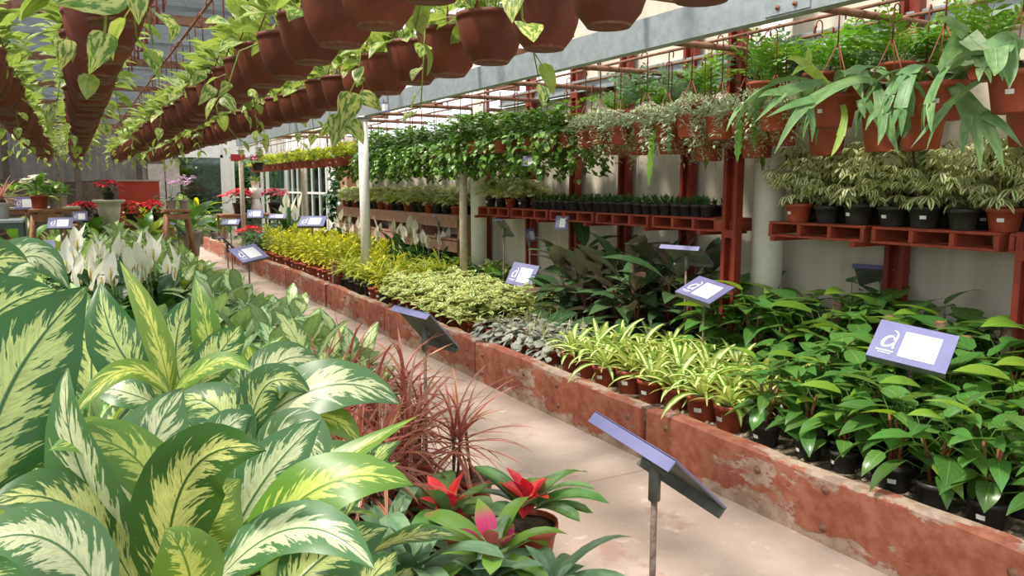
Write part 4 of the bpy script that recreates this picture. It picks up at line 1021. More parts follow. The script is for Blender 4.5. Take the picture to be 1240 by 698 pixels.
def hero_plant(u, v, d, label, leaves, top):
    p = PX(u, v, d); t = thing('large_dieffenbachia', label, 'plant', (p[0], p[1], .27), 0, 'large dieffenbachias in the foreground')
    pm_, so_ = pot_mesh(.13, .22, 'black_pot'); obj('pot', pm_, None, t); obj('soil', so_, None, t)
    b = MB(); b.tube([(0, 0, .15), (.01, 0, .3), (0, 0, p[2] - .27)], [.02, .019, .014], 8); obj('stem', b, M['stem_green'], t)
    for q in leaves: hero_leaf(t, *q[:3], **(q[3] if len(q) > 3 else {}))
hero_plant(235, 700, .98, 'big cream and green dieffenbachia rosette nearest the camera', [
    (((205, 715, .97), (105, 585, .90), (82, 446, .90)), .10, 'dieff_pale', dict(face=.75, roll=.9, fold=.35)),
    (((200, 740, .92), (226, 580, .88), (322, 546, .82)), .098, 'dieff_big', dict(face=.85, fold=.28, roll=-.2)),
    (((200, 680, 1.04), (178, 570, 1.04), (222, 470, 1.10)), .135, 'dieff_pale', dict(face=.9, fold=.12)),
    (((268, 690, 1.02), (315, 590, 1.02), (390, 507, 1.06)), .095, 'dieff_pale', dict(face=.8)),
    (((215, 640, .93), (150, 545, .92), (58, 546, .88)), .072, 'dieff_gold', dict(face=.55, fold=.3)),
    (((268, 700, .97), (365, 595, .98), (508, 503, 1.02)), .055, 'dieff_gold', dict(face=.3, fold=.5)),
    (((290, 700, .92), (385, 592, .90), (500, 588, .90)), .088, 'dieff_gold', dict(face=.55, fold=.2)),
    (((262, 705, .88), (360, 640, .85), (455, 692, .80)), .072, 'dieff_pale', dict(face=.55)),
    (((165, 715, .92), (85, 615, .88), (-20, 612, .84)), .09, 'dieff_big', dict(face=.6)),
    (((235, 715, .96), (245, 640, .96), (292, 580, 1.0)), .11, 'dieff_gold', dict(face=.9)),
    (((130, 740, .82), (60, 655, .80), (-40, 668, .76)), .085, 'dieff_pale', dict(face=.6)),
    (((250, 600, 1.14), (268, 530, 1.15), (306, 503, 1.18)), .07, 'dieff_pale', dict(face=.8)),
    (((232, 730, .84), (225, 680, .83), (200, 640, .82)), .075, 'dieff_gold', dict(face=.8)),
    (((340, 730, .95), (400, 670, .98), (470, 640, 1.05)), .09, 'dieff_big', dict(face=.6))], 0)
hero_plant(-45, 640, .98, 'tall dieffenbachia with one huge upright leaf at left', [
    (((-22, 610, .94), (12, 470, .96), (107, 346, 1.02)), .150, 'dieff_big', dict(face=.92, fold=.12)),
    (((-90, 520, 1.12), (-20, 395, 1.15), (68, 352, 1.2)), .125, 'dieff_big', dict(face=.8, fold=.15)),
    (((-20, 400, 1.32), (30, 312, 1.36), (84, 352, 1.4)), .08, 'dieff_pale', dict(face=.7)),
    (((-60, 430, 1.2), (-25, 330, 1.22), (35, 318, 1.25)), .11, 'dieff_big', dict(face=.7)),
    (((-40, 640, .98), (10, 560, .98), (62, 512, 1.)), .06, 'dieff_pale', dict(face=.5)),
    (((20, 600, 1.), (5, 570, 1.), (-15, 540, 1.)), .06, 'dieff_big', dict(face=.6))], 0)
hero_plant(212, 500, 1.42, 'dieffenbachia with upright pointed leaves behind the rosette', [
    (((196, 478, 1.36), (143, 420, 1.36), (121, 342, 1.42)), .098, 'dieff_big', dict(face=.9)),
    (((206, 480, 1.30), (186, 400, 1.30), (145, 316, 1.34)), .046, 'dieff_gold', dict(face=.9, fold=.3)),
    (((222, 475, 1.40), (213, 420, 1.42), (228, 360, 1.46)), .09, 'dieff_big', dict(face=.9)),
    (((262, 470, 1.42), (250, 400, 1.42), (236, 334, 1.46)), .056, 'dieff_gold', dict(face=.9, roll=.3)),
    (((205, 478, 1.26), (150, 450, 1.22), (84, 512, 1.14)), .048, 'dieff_gold', dict(face=.45, fold=.35)),
    (((210, 478, 1.26), (262, 440, 1.25), (306, 452, 1.22)), .046, 'dieff_gold', dict(face=.5)),
    (((230, 480, 1.34), (268, 425, 1.36), (292, 395, 1.42)), .07, 'dieff_big', dict(face=.8)),
    (((190, 490, 1.3), (150, 475, 1.28), (112, 470, 1.3)), .06, 'dieff_pale', dict(face=.6))], 0)
hero_plant(318, 540, 1.28, 'dieffenbachia with long pale leaves reaching over the red dracaenas', [
    (((292, 530, 1.22), (395, 468, 1.2), (484, 490, 1.22)), .10, 'dieff_pale', dict(face=.55)),
    (((296, 490, 1.36), (340, 438, 1.4), (392, 440, 1.46)), .085, 'dieff_pale', dict(face=.6)),
    (((310, 480, 1.3), (395, 455, 1.3), (474, 478, 1.36)), .055, 'dieff_pale', dict(face=.4)),
    (((300, 540, 1.18), (325, 465, 1.2), (378, 478, 1.2)), .066, 'dieff_big', dict(face=.7)),
    (((300, 560, 1.15), (255, 490, 1.18), (205, 500, 1.2)), .09, 'dieff_big', dict(face=.55)),
    (((310, 570, 1.12), (360, 530, 1.1), (388, 585, 1.06)), .09, 'dieff_pale', dict(face=.7)),
    (((305, 540, 1.2), (385, 505, 1.2), (440, 545, 1.2)), .062, 'dieff_gold', dict(face=.55))], 0)

# red dracaenas and bromeliads at the path edge
for k, (u, v) in enumerate(((445, 500), (500, 515), (548, 508), (462, 535), (395, 520), (425, 455), (505, 480), (480, 465), (430, 545), (390, 460))):
    p = PX(u, v, 0.); r_ = PX(u, v, 1.) - CAMP; tt = (.62 - CAM_H) / r_[2]; q = CAMP + r_ * tt
    S_rd.place(min(q[0], 1.10), q[1], .27, k * 1.7, (.95, 1.0, .9, .95, 1.0, 1.05, .8, 1., .9, 1.)[k], 1, 'red leaved dracaena beside the dark backed sign, %s from the path end' % ORD[k], 'red dracaenas by the path')
for k, (sp, u, v, z, s, lab) in enumerate(((S_br, 541, 612, .47, 1.05, 'red centred bromeliad under the red dracaenas'), (S_br, 640, 607, .47, 1.15, 'red centred bromeliad overhanging the path'), (S_bp, 597, 668, .47, 1.15, 'pink centred bromeliad at the bottom edge'),
        (S_bg, 500, 690, .45, 1.15, 'grey green bromeliad in the bottom row'), (S_bg, 668, 700, .45, 1.0, 'green bromeliad at the bottom right corner of the bed'), (S_bg, 470, 640, .45, 1., 'bromeliad half hidden behind a big dieffenbachia leaf'), (S_bg, 585, 716, .42, 1., 'grey green bromeliad below the pink one'))):
    r_ = PX(u, v, 1.) - CAMP; q = CAMP + r_ * ((z - CAM_H) / r_[2]); sp.place(q[0], q[1], .27, (.8, 2.2, .3, 1, 2, 4, 3)[k], s, 0, lab, 'bromeliads by the path')
S_rdp = pot_mesh(.075, .125, 'terracotta')
for k, (u, v) in enumerate(((572, 575), (420, 640))):
    r_ = PX(u, v, 1.) - CAMP; q = CAMP + r_ * ((.40 - CAM_H) / r_[2]); t = thing('terracotta_pot', ('red pot with bare stem behind the red bromeliads', 'red pot of soil under the dieffenbachia leaves')[k], 'pot', (q[0], q[1], .27))
    obj('pot', S_rdp[0], None, t); obj('soil', S_rdp[1], None, t); b = MB(); b.tube([(0, 0, .11), (-.01, .01, .2), (-.02, .02, .34)], .006, 6); obj('stem', b, M['stem_brown'], t)

# ---------------------------------------------------------------- hanging pots
for x, rn, seed in ((-.33, 'far left row', 0), (.12, 'row straight overhead', 1), (.76, 'middle row', 2), (1.3, 'row beside the path', 3)):
    k = 0
    for j in range(44):
        y = 1.05 + .345 * j + .02 * seed
        if not in_view(x, y, 1.82, 2.1, 70): continue
        k += 1; d_ = dep(x, y, 1.9)
        S_po.place(x + rng.uniform(-.012, .012), y, 1.82 + rng.uniform(-.012, .012), rng.uniform(0, 6.28), rng.uniform(.97, 1.03), 0 if d_ < 4.3 else 1,
                   'hanging terracotta pot of pothos, %s in the %s' % (near(k), rn), 'hanging pothos pots, ' + rn)
# a few long pothos runners and big near leaves
def upright(o, root): o.matrix_parent_inverse = root.matrix_basis.inverted(); o.location = root.location; return o   # keeps world axes under a turned root
def runner(name, label, pts, leaves, lw=.07, ll=.1):
    P = [PX(*q) for q in pts]; t = min((o for o in bpy.data.objects if o.name.startswith('hanging_pothos')), key=lambda o: (o.location + Vector((0, 0, .15)) - Vector(P[0])).length); o0 = np.array(t.location); b = MB(); b.tube([o0 * 0 + (0, 0, .17)] + [p - o0 for p in P], .003, 6); upright(obj('trailing_stem', b, M['stem_green'], t), t)
    for (u0, v0, u1, v1, d_) in leaves:
        upright(hero_leaf(t, ((u0, v0, d_), ((u0 + u1) / 2 + 2, (v0 + v1) / 2 - 3, d_ - .01), (u1, v1, d_)), math.hypot(u1 - u0, v1 - v0) * d_ / 960 * .62, 'pothos', face=.8, fold=.2, shape='heart'), t)
runner('hanging_pothos_runner', 'pothos runner dangling in front of the white pole top', [(452, 75, 3.6), (430, 100, 3.6), (413, 135, 3.6), (408, 155, 3.6), (380, 160, 3.6)],
       [(411, 138, 402, 182, 3.6), (436, 116, 462, 136, 3.6), (421, 148, 440, 176, 3.6), (402, 152, 385, 168, 3.6), (426, 112, 412, 160, 3.58)])
runner('hanging_pothos_runner', 'pothos runner looping below the middle pot row', [(320, 50, 3.0), (290, 62, 3.0), (284, 80, 3.0), (276, 105, 3.0), (262, 128, 3.0), (265, 145, 3.)],
       [(277, 100, 264, 118, 3.), (268, 118, 285, 140, 3.), (258, 105, 240, 128, 3.), (246, 88, 232, 106, 3.), (300, 112, 312, 122, 3.)])
runner('hanging_pothos_runner', 'pothos runner hanging low above the yellow baskets', [(285, 165, 5.2), (302, 178, 5.2), (318, 170, 5.2), (319, 165, 5.2)], [(318, 170, 322, 186, 5.2), (312, 182, 313, 196, 5.2)])
runner('hanging_pothos_runner', 'big cream and green pothos leaves hanging at top left', [(170, -30, 1.55), (120, -20, 1.5), (92, -2, 1.45), (128, 20, 1.5), (126, 50, 1.5)],
       [(152, -12, 66, 6, 1.45), (128, 40, 108, 90, 1.6), (80, 48, 72, 86, 1.8), (160, -20, 168, 30, 1.5), (212, 30, 205, 52, 2.)], ll=.14)
# empty curled hooks
for k in range(10):
    y = 4.0 + .33 * k; b = MB(); P = [(0, 0, -.16), (0, 0, -.03)] + [(.028 - .028 * math.cos(q), 0, -.03 + .032 * math.sin(q)) for q in (.5, 1., 1.57, 2.2, 2.8, 3.6, 4.2)]
    b.tube(P, .0065, 6); o = obj('hanging_hook', b, M['wire'], loc=(.45, y, 2.40 + .0)); o.rotation_euler = (0, 0, .5); tag(o, 'empty curled red hook between the pothos rows, %s from the near end' % ORD[k], 'hook', 'empty hooks')

def hrow(spec, x, ys, z, desc, rn, group, s0=.95, s1=1.1, lod=0, rzj=3.1, pots=None):
    k = 0
    for y in sorted(ys):
        if not in_view(x, y, z, z + .3): continue
        k += 1; sp = spec[k % len(spec)] if isinstance(spec, list) else spec
        sp.place(x + rng.uniform(-.03, .03), y, z + rng.uniform(-.012, .012), rng.uniform(-rzj, rzj), rng.uniform(s0, s1), 0 if dep(x, y, z) < lod else 1, '%s, %s in the %s' % (desc, near(k), rn), group)
hrow(S_li, 3.3, ar(9.9, 16.8, .3), 1.68, 'basket of lime yellow foliage', 'far front basket row', 'hanging lime baskets', .95, 1.1)
hrow(S_vi, 3.3, ar(6.6, 9.8, .3), 1.68, 'basket of long trailing glossy vine', 'vine basket row', 'hanging vine baskets')
hrow([S_vs, S_vi], 3.3, ar(5.0, 6.6, .26), 1.68, 'basket of bushy glossy vine', 'front vine row', 'hanging vine baskets')
hrow(S_vi, 3.64, ar(5.1, 12., .38), 1.66, 'trailing vine basket', 'back basket row near the wall', 'hanging vine baskets')
hrow(S_ca, 3.3, ar(2.95, 5.0, .225), 1.68, 'basket of silvery pink trailing foliage', 'silvery basket row', 'hanging callisia baskets', .95, 1.12)
hrow(S_ca, 3.56, ar(3.1, 5.0, .3), 1.62, 'silvery trailing basket', 'back silvery row', 'hanging callisia baskets', .95, 1.12)
hrow([S_fb, S_fe], 3.72, ar(2.3, 5.2, .26), 1.82, 'fern basket', 'upper fern row near the wall', 'hanging fern baskets', .9, 1.15)
hrow(S_fe, 3.5, ar(1.9, 3.6, .42), 1.86, 'bright green fern basket', 'upper front fern row', 'hanging fern baskets', .8, 1.)
hrow(S_lp, 3.6, (1.95, 2.46, 2.66, 2.97, 3.52, 3.93), 1.56, 'tall terracotta hanging pot', 'lower row behind the staghorns', 'tall hanging pots', 1., 1.1, 9, .6)
hrow(S_st, 3.3, (1.52, 1.84, 2.16, 2.42, 2.69), 1.68, 'staghorn fern in a labelled hanging pot', 'staghorn row', 'hanging staghorn ferns', 1., 1.05, 9, .45)

# long antler fronds of the near staghorns, each forked like the photographed ones
def antler(root, strips, mat='stag'):
    b = MB(); o0 = np.array(root.location)
    for pts, w0, w1, tip in strips:
        P = np.array([PX(*q) for q in pts]); n = 9; T = np.linspace(0, len(P) - 1, n + 1); Q = np.stack([np.interp(T, range(len(P)), P[:, k]) for k in range(3)], 1)
        for _ in range(2): Q[1:-1] = (Q[:-2] + 2 * Q[1:-1] + Q[2:]) / 4
        V, F, U = [], [], []; D = np.gradient(Q, axis=0)
        for i, p in enumerate(Q):
            d_ = D[i] / np.linalg.norm(D[i]); tc = CAMP - p; tc = tc / np.linalg.norm(tc) + np.array((0, 0, .5)); s_ = np.cross(d_, tc); s_ /= np.linalg.norm(s_); up_ = np.cross(s_, d_); z_ = np.dot(p - CAMP, FWD) / 960; t = i / n
            w = (w0 + (w1 - w0) * t) / 2 * z_ if not tip else w0 / 2 * z_ * max(.06, 1 - t ** 1.8)
            V += [p - s_ * w + up_ * w * .14 - o0, p - o0, p + s_ * w + up_ * w * .14 - o0]; U += [(0, t), (.5, t), (1, t)]
            if i: k = 3 * i; F += [(k - 3, k - 2, k + 1, k), (k - 2, k - 1, k + 2, k + 1)]
        b.add(V, F, np.array(U), rng.random())
    upright(obj('frond', b, M[mat], root), root)
SG = {round(o.location.y, 2): o for o in bpy.data.objects if o.name.startswith('hanging_staghorn')}
A_, B_, C_, D_ = [SG[min(SG, key=lambda q: abs(q - y))] for y in (2.69, 2.42, 2.16, 1.84)]
antler(B_, [([(1062, 100, 3.55), (1040, 94, 3.5), (1005, 108, 3.45), (975, 128, 3.4)], 9, 17, 0), ([(975, 128, 3.4), (958, 148, 3.38), (938, 186, 3.36)], 13, 0, 1), ([(978, 127, 3.4), (985, 150, 3.4), (983, 172, 3.4)], 10, 0, 1), ([(985, 120, 3.4), (955, 128, 3.4), (928, 142, 3.4)], 11, 0, 1)])
antler(B_, [([(1060, 100, 3.5), (1066, 120, 3.42), (1071, 140, 3.38)], 8, 22, 0), ([(1073, 138, 3.38), (1078, 160, 3.36), (1088, 187, 3.35)], 15, 0, 1), ([(1069, 138, 3.38), (1068, 160, 3.36), (1063, 176, 3.35)], 12, 0, 1), ([(1066, 134, 3.4), (1054, 142, 3.4), (1048, 158, 3.4)], 9, 0, 1)])
antler(C_, [([(1142, 100, 3.35), (1158, 105, 3.28), (1170, 125, 3.22), (1180, 142, 3.2)], 10, 30, 0), ([(1186, 140, 3.2), (1205, 170, 3.18), (1216, 206, 3.16)], 18, 0, 1), ([(1178, 142, 3.2), (1186, 175, 3.18), (1187, 208, 3.17)], 14, 0, 1), ([(1172, 140, 3.2), (1167, 165, 3.2), (1164, 190, 3.2)], 13, 0, 1), ([(1188, 136, 3.2), (1215, 152, 3.16), (1238, 178, 3.14)], 14, 0, 1)])
antler(C_, [([(1195, 92, 3.2), (1165, 112, 3.15), (1145, 130, 3.12)], 6, 9, 0), ([(1145, 130, 3.12), (1125, 152, 3.1), (1103, 179, 3.1)], 7, 0, 1), ([(1150, 128, 3.12), (1130, 155, 3.1), (1122, 182, 3.1)], 6, 0, 1)])
antler(C_, [([(1138, 98, 3.35), (1152, 70, 3.35), (1172, 42, 3.3)], 14, 34, 0), ([(1172, 44, 3.3), (1190, 60, 3.25), (1208, 72, 3.2)], 24, 0, 1), ([(1170, 42, 3.3), (1150, 24, 3.3), (1134, 22, 3.3)], 16, 0, 1)])
antler(C_, [([(1140, 96, 3.35), (1170, 72, 3.3), (1215, 62, 3.2)], 10, 24, 0), ([(1215, 62, 3.2), (1228, 72, 3.18), (1236, 96, 3.16)], 20, 0, 1), ([(1210, 60, 3.2), (1235, 52, 3.2), (1262, 60, 3.2)], 18, 0, 1)])
antler(D_, [([(1236, 60, 3.0), (1222, 44, 2.95), (1206, 60, 2.9)], 14, 34, 0), ([(1206, 58, 2.9), (1208, 80, 2.88), (1204, 92, 2.86)], 26, 0, 1), ([(1216, 52, 2.92), (1224, 85, 2.9), (1222, 107, 2.88)], 24, 0, 1)])
antler(A_, [([(1008, 112, 3.85), (990, 92, 3.85), (975, 78, 3.8)], 8, 16, 0), ([(975, 78, 3.8), (962, 70, 3.8), (952, 72, 3.8)], 10, 0, 1), ([(976, 78, 3.8), (966, 84, 3.8), (958, 92, 3.8)], 9, 0, 1), ([(978, 78, 3.8), (980, 64, 3.8), (978, 56, 3.8)], 9, 0, 1)], 'lime_frond')
antler(A_, [([(1012, 112, 3.85), (1000, 98, 3.85), (970, 105, 3.8), (945, 112, 3.78)], 8, 16, 0), ([(945, 112, 3.78), (930, 112, 3.75), (918, 118, 3.74)], 11, 0, 1), ([(950, 112, 3.78), (936, 126, 3.75), (914, 148, 3.74)], 10, 0, 1)])
antler(A_, [([(1016, 110, 3.85), (1024, 140, 3.7), (1018, 165, 3.68)], 5, 10, 0), ([(1018, 165, 3.68), (1012, 180, 3.66), (1006, 190, 3.65)], 8, 0, 1)], 'lime_frond')
antler(B_, [([(1082, 105, 3.6), (1098, 125, 3.55), (1096, 142, 3.5)], 6, 16, 0), ([(1096, 142, 3.5), (1100, 155, 3.5), (1092, 170, 3.5)], 10, 0, 1), ([(1094, 142, 3.5), (1088, 160, 3.5), (1082, 178, 3.5)], 8, 0, 1)])

# long serrated straps hanging out of a few of the silvery baskets
BK = [o for o in bpy.data.objects if o.name.startswith('hanging_callisia_basket')]
for y, gi, s_, az in ((4.1, 0, 1.1, 1.6), (4.12, 2, .8, 2.4), (3.42, 1, 1., 1.9), (4.75, 2, .9, 1.5), (2.98, 0, .8, 1.6), (3.43, 2, .9, 2.6)):
    r_ = min(BK, key=lambda o: abs(o.location.y - y) + 5 * abs(o.location.x - 3.3)); o = obj('hanging_strap', leafmesh(g_sw[gi], M['fern'], 'hanging_strap'), None, r_)
    o.matrix_local = mat4(aim(az, 0), (-.085 * math.sin(az), .085 * math.cos(az), .07), s_)

# ---------------------------------------------------------------- shelves
PZ = 1.19
def pallet(y0, y1, label, x0=3.64, x1=3.96):
    t = thing('red_pallet', label, 'pallet', ((x0 + x1) / 2, (y0 + y1) / 2, PZ - .088), 0, 'red pallets used as shelves'); L = y1 - y0; w = x1 - x0
    for i in range(4): b = MB(); b.box((-w / 2 + w * (i + .5) / 4, 0, .081), (w / 4 - .012, L, .014), bev=.002); obj('deck_board', b, M['red_wood'], t)
    for i in range(2): b = MB(); b.box((-w / 2 + .04 + (w - .08) * i, 0, .007), (.08, L, .014), bev=.002); obj('bottom_board', b, M['red_wood'], t)
    for i in range(4): b = MB(); b.box((0, -L / 2 + .014 + (L - .028) * i / 3, .044), (w, .024, .06), bev=.002); obj('stringer', b, M['red_wood'], t)
for k in range(5): pallet(3.86 + .7 * k, 3.86 + .7 * k + .66, 'red pallet under the small succulents, %s from the near end' % ORD[k])
for k in range(4): pallet(3.42 - .7 * k - .66, 3.42 - .7 * k, 'red pallet under the variegated scheffleras, %s from the round column' % ORD[k])
for k, y in enumerate((1.0, 1.93, 2.8, 3.35, 3.98, 4.55, 5.32, 6.06, 6.86, 7.3)):
    b = MB(); b.box((3.81, 0, -.012), (.42, .03, .024)); o = obj('shelf_bracket_mount', b, M['red_steel'], loc=(0, y, PZ - .088)); tag(o, 'red steel arm under the pallet shelf, %s from the near end' % ORD[k], 'bracket', 'shelf arms')
b = MB(); b.box((3.655, 3.78, PZ - .044), (.05, .14, .075)); o = obj('shelf_end_block', b, M['red_wood']); tag(o, 'solid red block at the near end of the succulent shelf', 'block')
for j, (x, rn) in enumerate(((3.72, 'front shelf row'), (3.87, 'back shelf row'))):
    line(S_su, x, ar(3.98, 6.32, .108), PZ, 'small succulent in black pot', rn, 'succulents on the red shelf', .93, 1.05, 3, .008, 7.5, .15)
    line(S_lv, x, ar(6.42, 7.3, .2), PZ, 'light variegated plant', rn + ' beside the far column', 'light plants on the red shelf', .9, 1.1, .5, .01, 0, .25, ['terracotta', 'black_pot'])
    line(S_sc, x, ar(1.2, 3.36, .19), PZ, 'variegated schefflera', rn + ' right of the column', 'scheffleras on the red shelf', .84, 1.0, .5, .012, 0, .5, ['black_pot', 'black_pot', 'terracotta'] if j == 0 else ['black_pot'])
t = thing('plank_shelf', 'long pinkish plank shelf of pale plants beyond the round column', 'shelf', (3.86, 10.2, .2))
for z, h in ((.86, .03), (.60, .03)): b = MB(); b.box((0, 0, z), (.34, 4.5, h)); obj('shelf_board', b, M['pink_wood'], t)
for z, h in ((.79, .11), (.53, .13)): b = MB(); b.box((-.16, 0, z), (.02, 4.5, h)); obj('front_board', b, M['pink_wood'], t)
for y in (-2.2, -1.1, 0, 1.1, 2.2): b = MB(); b.box((.02, y, .43), (.28, .06, .84)); obj('leg', b, M['pink_wood'], t)
for j, x in enumerate((3.78, 3.93)): line(S_lv, x, ar(8.05, 12.4, .24), 1.075, 'pale variegated plant', ('front', 'back')[j] + ' row on the plank shelf', 'light plants on the plank shelf', 1., 1.25, 3, .012, 0, .3, ['terracotta', 'black_pot'])

# ---------------------------------------------------------------- signs
SP = {}
def sign_parts():
    b = MB(); W, H = .30, .21
    b.box((0, 0, 0), (W, H, .004), m=0); b.box((0, 0, -.0035), (W - .002, H - .002, .003), m=1)
    b.box((0, H / 2 - .0015, -.014), (W, .003, .03), m=0); b.box((0, -H / 2 + .0015, -.014), (W, .003, .03), m=1); b.box((0, H / 2 - .004, -.014), (W - .002, .002, .028), m=1)
    SP['plate'] = b.mesh('plate', [M['sign_blue'], M['dark_back']])
    b = MB(); b.box((.030, -.004, .0030), (.138, .138, .0016)); SP['sheet'] = b.mesh('printed_sheet', M['sign_white'])
    b = MB(); rr = random.Random(3)
    for (x0, y, n, lw) in ((-.03, .054, 4, .010), (-.028, .044, 3, .008), (.066, .048, 2, .009), (.0, -.046, 3, .006), (.05, -.058, 5, .006)):
        for k in range(n): b.box((x0 + k * (lw + .002), y, .0041), (lw * rr.uniform(.6, .95), .0016, .0004))
    SP['print'] = b.mesh('print', M['ink'])
    b = MB()
    def ribbon(P, w):
        P = np.array(P); T = np.gradient(P, axis=0); T /= np.linalg.norm(T, axis=1)[:, None]; Nn = np.stack([-T[:, 1], T[:, 0]], 1); V, F = [], []
        for i, p in enumerate(P):
            q = w[i] if not np.isscalar(w) else w; V += [(*(p - Nn[i] * q), .0029), (*(p + Nn[i] * q), .0029)]
            if i: F.append((2 * i - 2, 2 * i, 2 * i + 1, 2 * i - 1))
        b.add(V, F, smooth=False)
    tt = np.linspace(0, 2 * math.pi, 26); ca, sa = math.cos(-.35), math.sin(-.35)
    lx, ly = .019 * np.cos(tt), .031 * np.sin(tt) * (1 - .15 * np.cos(tt)); ribbon(np.stack([-.088 + lx * ca - ly * sa, -.006 + lx * sa + ly * ca], 1), [.0042 + .0018 * math.cos(a + 2.5) for a in tt])
    ribbon([(-.063, -.041), (-.066, -.034), (-.067, -.015), (-.065, .008), (-.062, .03), (-.064, .045), (-.072, .055), (-.082, .058)], [.003, .004, .0045, .0045, .004, .0035, .0028, .0012])
    SP['logo'] = b.mesh('logo', M['sign_white'])
    b = MB()
    for k in range(10): b.box((-.122 + k * .0068, -.058, .0029), (.0050, .0058 if k % 3 else .0075, .0004))
    b.box((-.09, -.070, .0029), (.05, .0022, .0004)); SP['caption'] = b.mesh('caption', M['sign_white'])
sign_parts()
def sign(pos, yaw, tilt, label, roll=0., s=1., zb=None, stake=True, group='blue plant signs'):
    pos = np.array(pos, float); zb = (.27 if pos[0] < 1.2 else 0 if pos[0] < 2.5 else .2) if zb is None else zb
    t = thing('plant_sign' if stake else 'hanging_plant_sign', label, 'sign', (pos[0], pos[1], zb if stake else pos[2]), 0, group); ya, ti, ro = R(yaw), R(tilt), R(roll)
    n_ = np.array((math.cos(ya) * math.cos(ti), math.sin(ya) * math.cos(ti), math.sin(ti))); r_ = np.array((-math.sin(ya), math.cos(ya), 0)); u_ = np.cross(n_, r_)
    r2 = r_ * math.cos(ro) + u_ * math.sin(ro); u2 = np.cross(n_, r2); m = np.eye(4); m[:3, 0] = r2 * s; m[:3, 1] = u2 * s; m[:3, 2] = n_ * s; H = pos[2] - (zb if stake else pos[2]); m[:3, 3] = (0, 0, H)
    pl = obj('plate', SP['plate'], None, t); pl.matrix_local = Matrix(m.tolist())
    for nm in ('sheet', 'print', 'logo', 'caption'): obj({'sheet': 'printed_sheet', 'print': 'print_lines'}.get(nm, nm), SP[nm], None, pl)
    if stake:
        o_ = -n_ * .012; b = MB(); b.tube([(o_[0], o_[1], -.02), (o_[0], o_[1], H - .05)], .0075, 8); obj('stake', b, M['stake'], t)
        b = MB(); b.tube([(o_[0], o_[1], H - .10), (o_[0], o_[1], H - .012)], .014, 10); b.box((o_[0] * 1.6, o_[1] * 1.6, H - .018), (.045, .045, .006), np.stack([r2, u2, n_], 1)); obj('socket', b, M['dark_back'], t)
    else:
        b = MB(); b.tube([(0, 0, .09 * s), (0, 0, .16 * s)], .003, 5); obj('tie', b, M['wire'], t)
    return t
sign((2.983, 2.005, .748), 213.5, 51.4, 'large blue sign among the philodendrons at the right', -12.3)
sign((3.325, 3.611, .775), 197.7, 64.2, 'blue sign lying flat above the striped spider plants', -17.7)
sign((3.41, 5.992, .628), 199.8, 30, 'blue sign standing between silver plants and cream plants', -4.3)
sign((1.374, 7.425, .795), 289.1, 56.9, 'blue sign facing the camera at the left of the path', 12, zb=0)
sign((1.141, 1.373, .781), -7, 48, 'dark backed sign beside the path seen from behind, nearest', 8)
sign((1.275, 3.056, .813), 8, 42, 'dark backed sign seen from behind among the red dracaenas')
for (u, v, d_, ya, ti, s, lab) in ((378, 268, 11.3, 240, 60, 1.25, 'blue edged sign above the yellow crotons'), (1070, 336, 4.55, 20, 45, 1., 'dark backed sign under the schefflera shelf'),
        (611, 275, 7.5, -10, 35, .9, 'dark backed sign left of the first wall post'), (643, 285, 7.1, -60, 15, .55, 'small brown backed sign before the second wall post'), (832, 308, 5.2, 15, 55, 1., 'sign edge behind a bronze leaf under the succulent shelf'),
        (652, 262, 8.4, -20, 40, .8, 'small dark sign before the plank shelf'), (73, 270, 7.5, 262, 50, .7, 'white sign leaning beside the peace lilies'), (46, 301, 5.8, 275, 50, .75, 'pale blue sign at the left behind the huge leaf'),
        (217, 277, 8.2, 5, 42, .75, 'tilted sign in the middle of the left bed'), (276, 294, 8.6, 0, 45, .9, 'grey backed sign just behind the blue sign by the path'), (309, 259, 12.5, 255, 45, .8, 'white sign before the far red poinsettias'),
        (336, 262, 12.8, 250, 70, .9, 'flat white sign beside the far white planter'), (279, 269, 12.4, 250, 65, .9, 'pale sign above the far end of the planter'), (30, 246, 9.2, 262, 15, .7, 'upright white sign on the far left bench'), (97, 262, 8.8, 262, 20, .5, 'small blue sign below the far red poinsettias')):
    if u == 652: u, v, d_ = 532, 268, 8.6
    sign(PX(u, v, d_), ya, ti, lab, s=s)
sign((3.632, 5.71, 1.09), 188, 12, 'small blue sign fixed to the front of the red pallet shelf', s=.55, stake=False)
sign((2.86, 7.9, 2.2), 215, 5, 'small blue framed sign hanging from the grey beam', s=.5, stake=False)
sign((3.25, 5.6, 1.6), 215, 25, 'small sign hanging under the vine baskets', s=.42, stake=False)

# ---------------------------------------------------------------- far end and left background
def table(name, label, x, y, z0, w, l, h, topmat, legmat, nb=4, th=.03, cat='table', low=None):
    t = thing(name, label, cat, (x, y, z0))
    for i in range(nb): b = MB(); b.box((-w / 2 + w * (i + .5) / nb, 0, h - th / 2), (w / nb - .008, l, th), bev=.003); obj('top_plank', b, M[topmat], t)
    for sx in (-1, 1):
        for sy in (-1, 1): b = MB(); b.box((sx * (w / 2 - .03), sy * (l / 2 - .03), (h - th) / 2), (.045, .045, h - th)); obj('leg', b, M[legmat], t)
    for sy in (-1, 1): b = MB(); b.box((0, sy * (l / 2 - .03), h - th - .03), (w - .06, .03, .05)); obj('apron', b, M[legmat], t)
    if low:
        for i in range(3): b = MB(); b.box((0, -l / 2 - .0, low + i * .075), (w - .1, .02, .066), bev=.003); obj('crate_plank', b, M['brown_wood'], t)
    return t
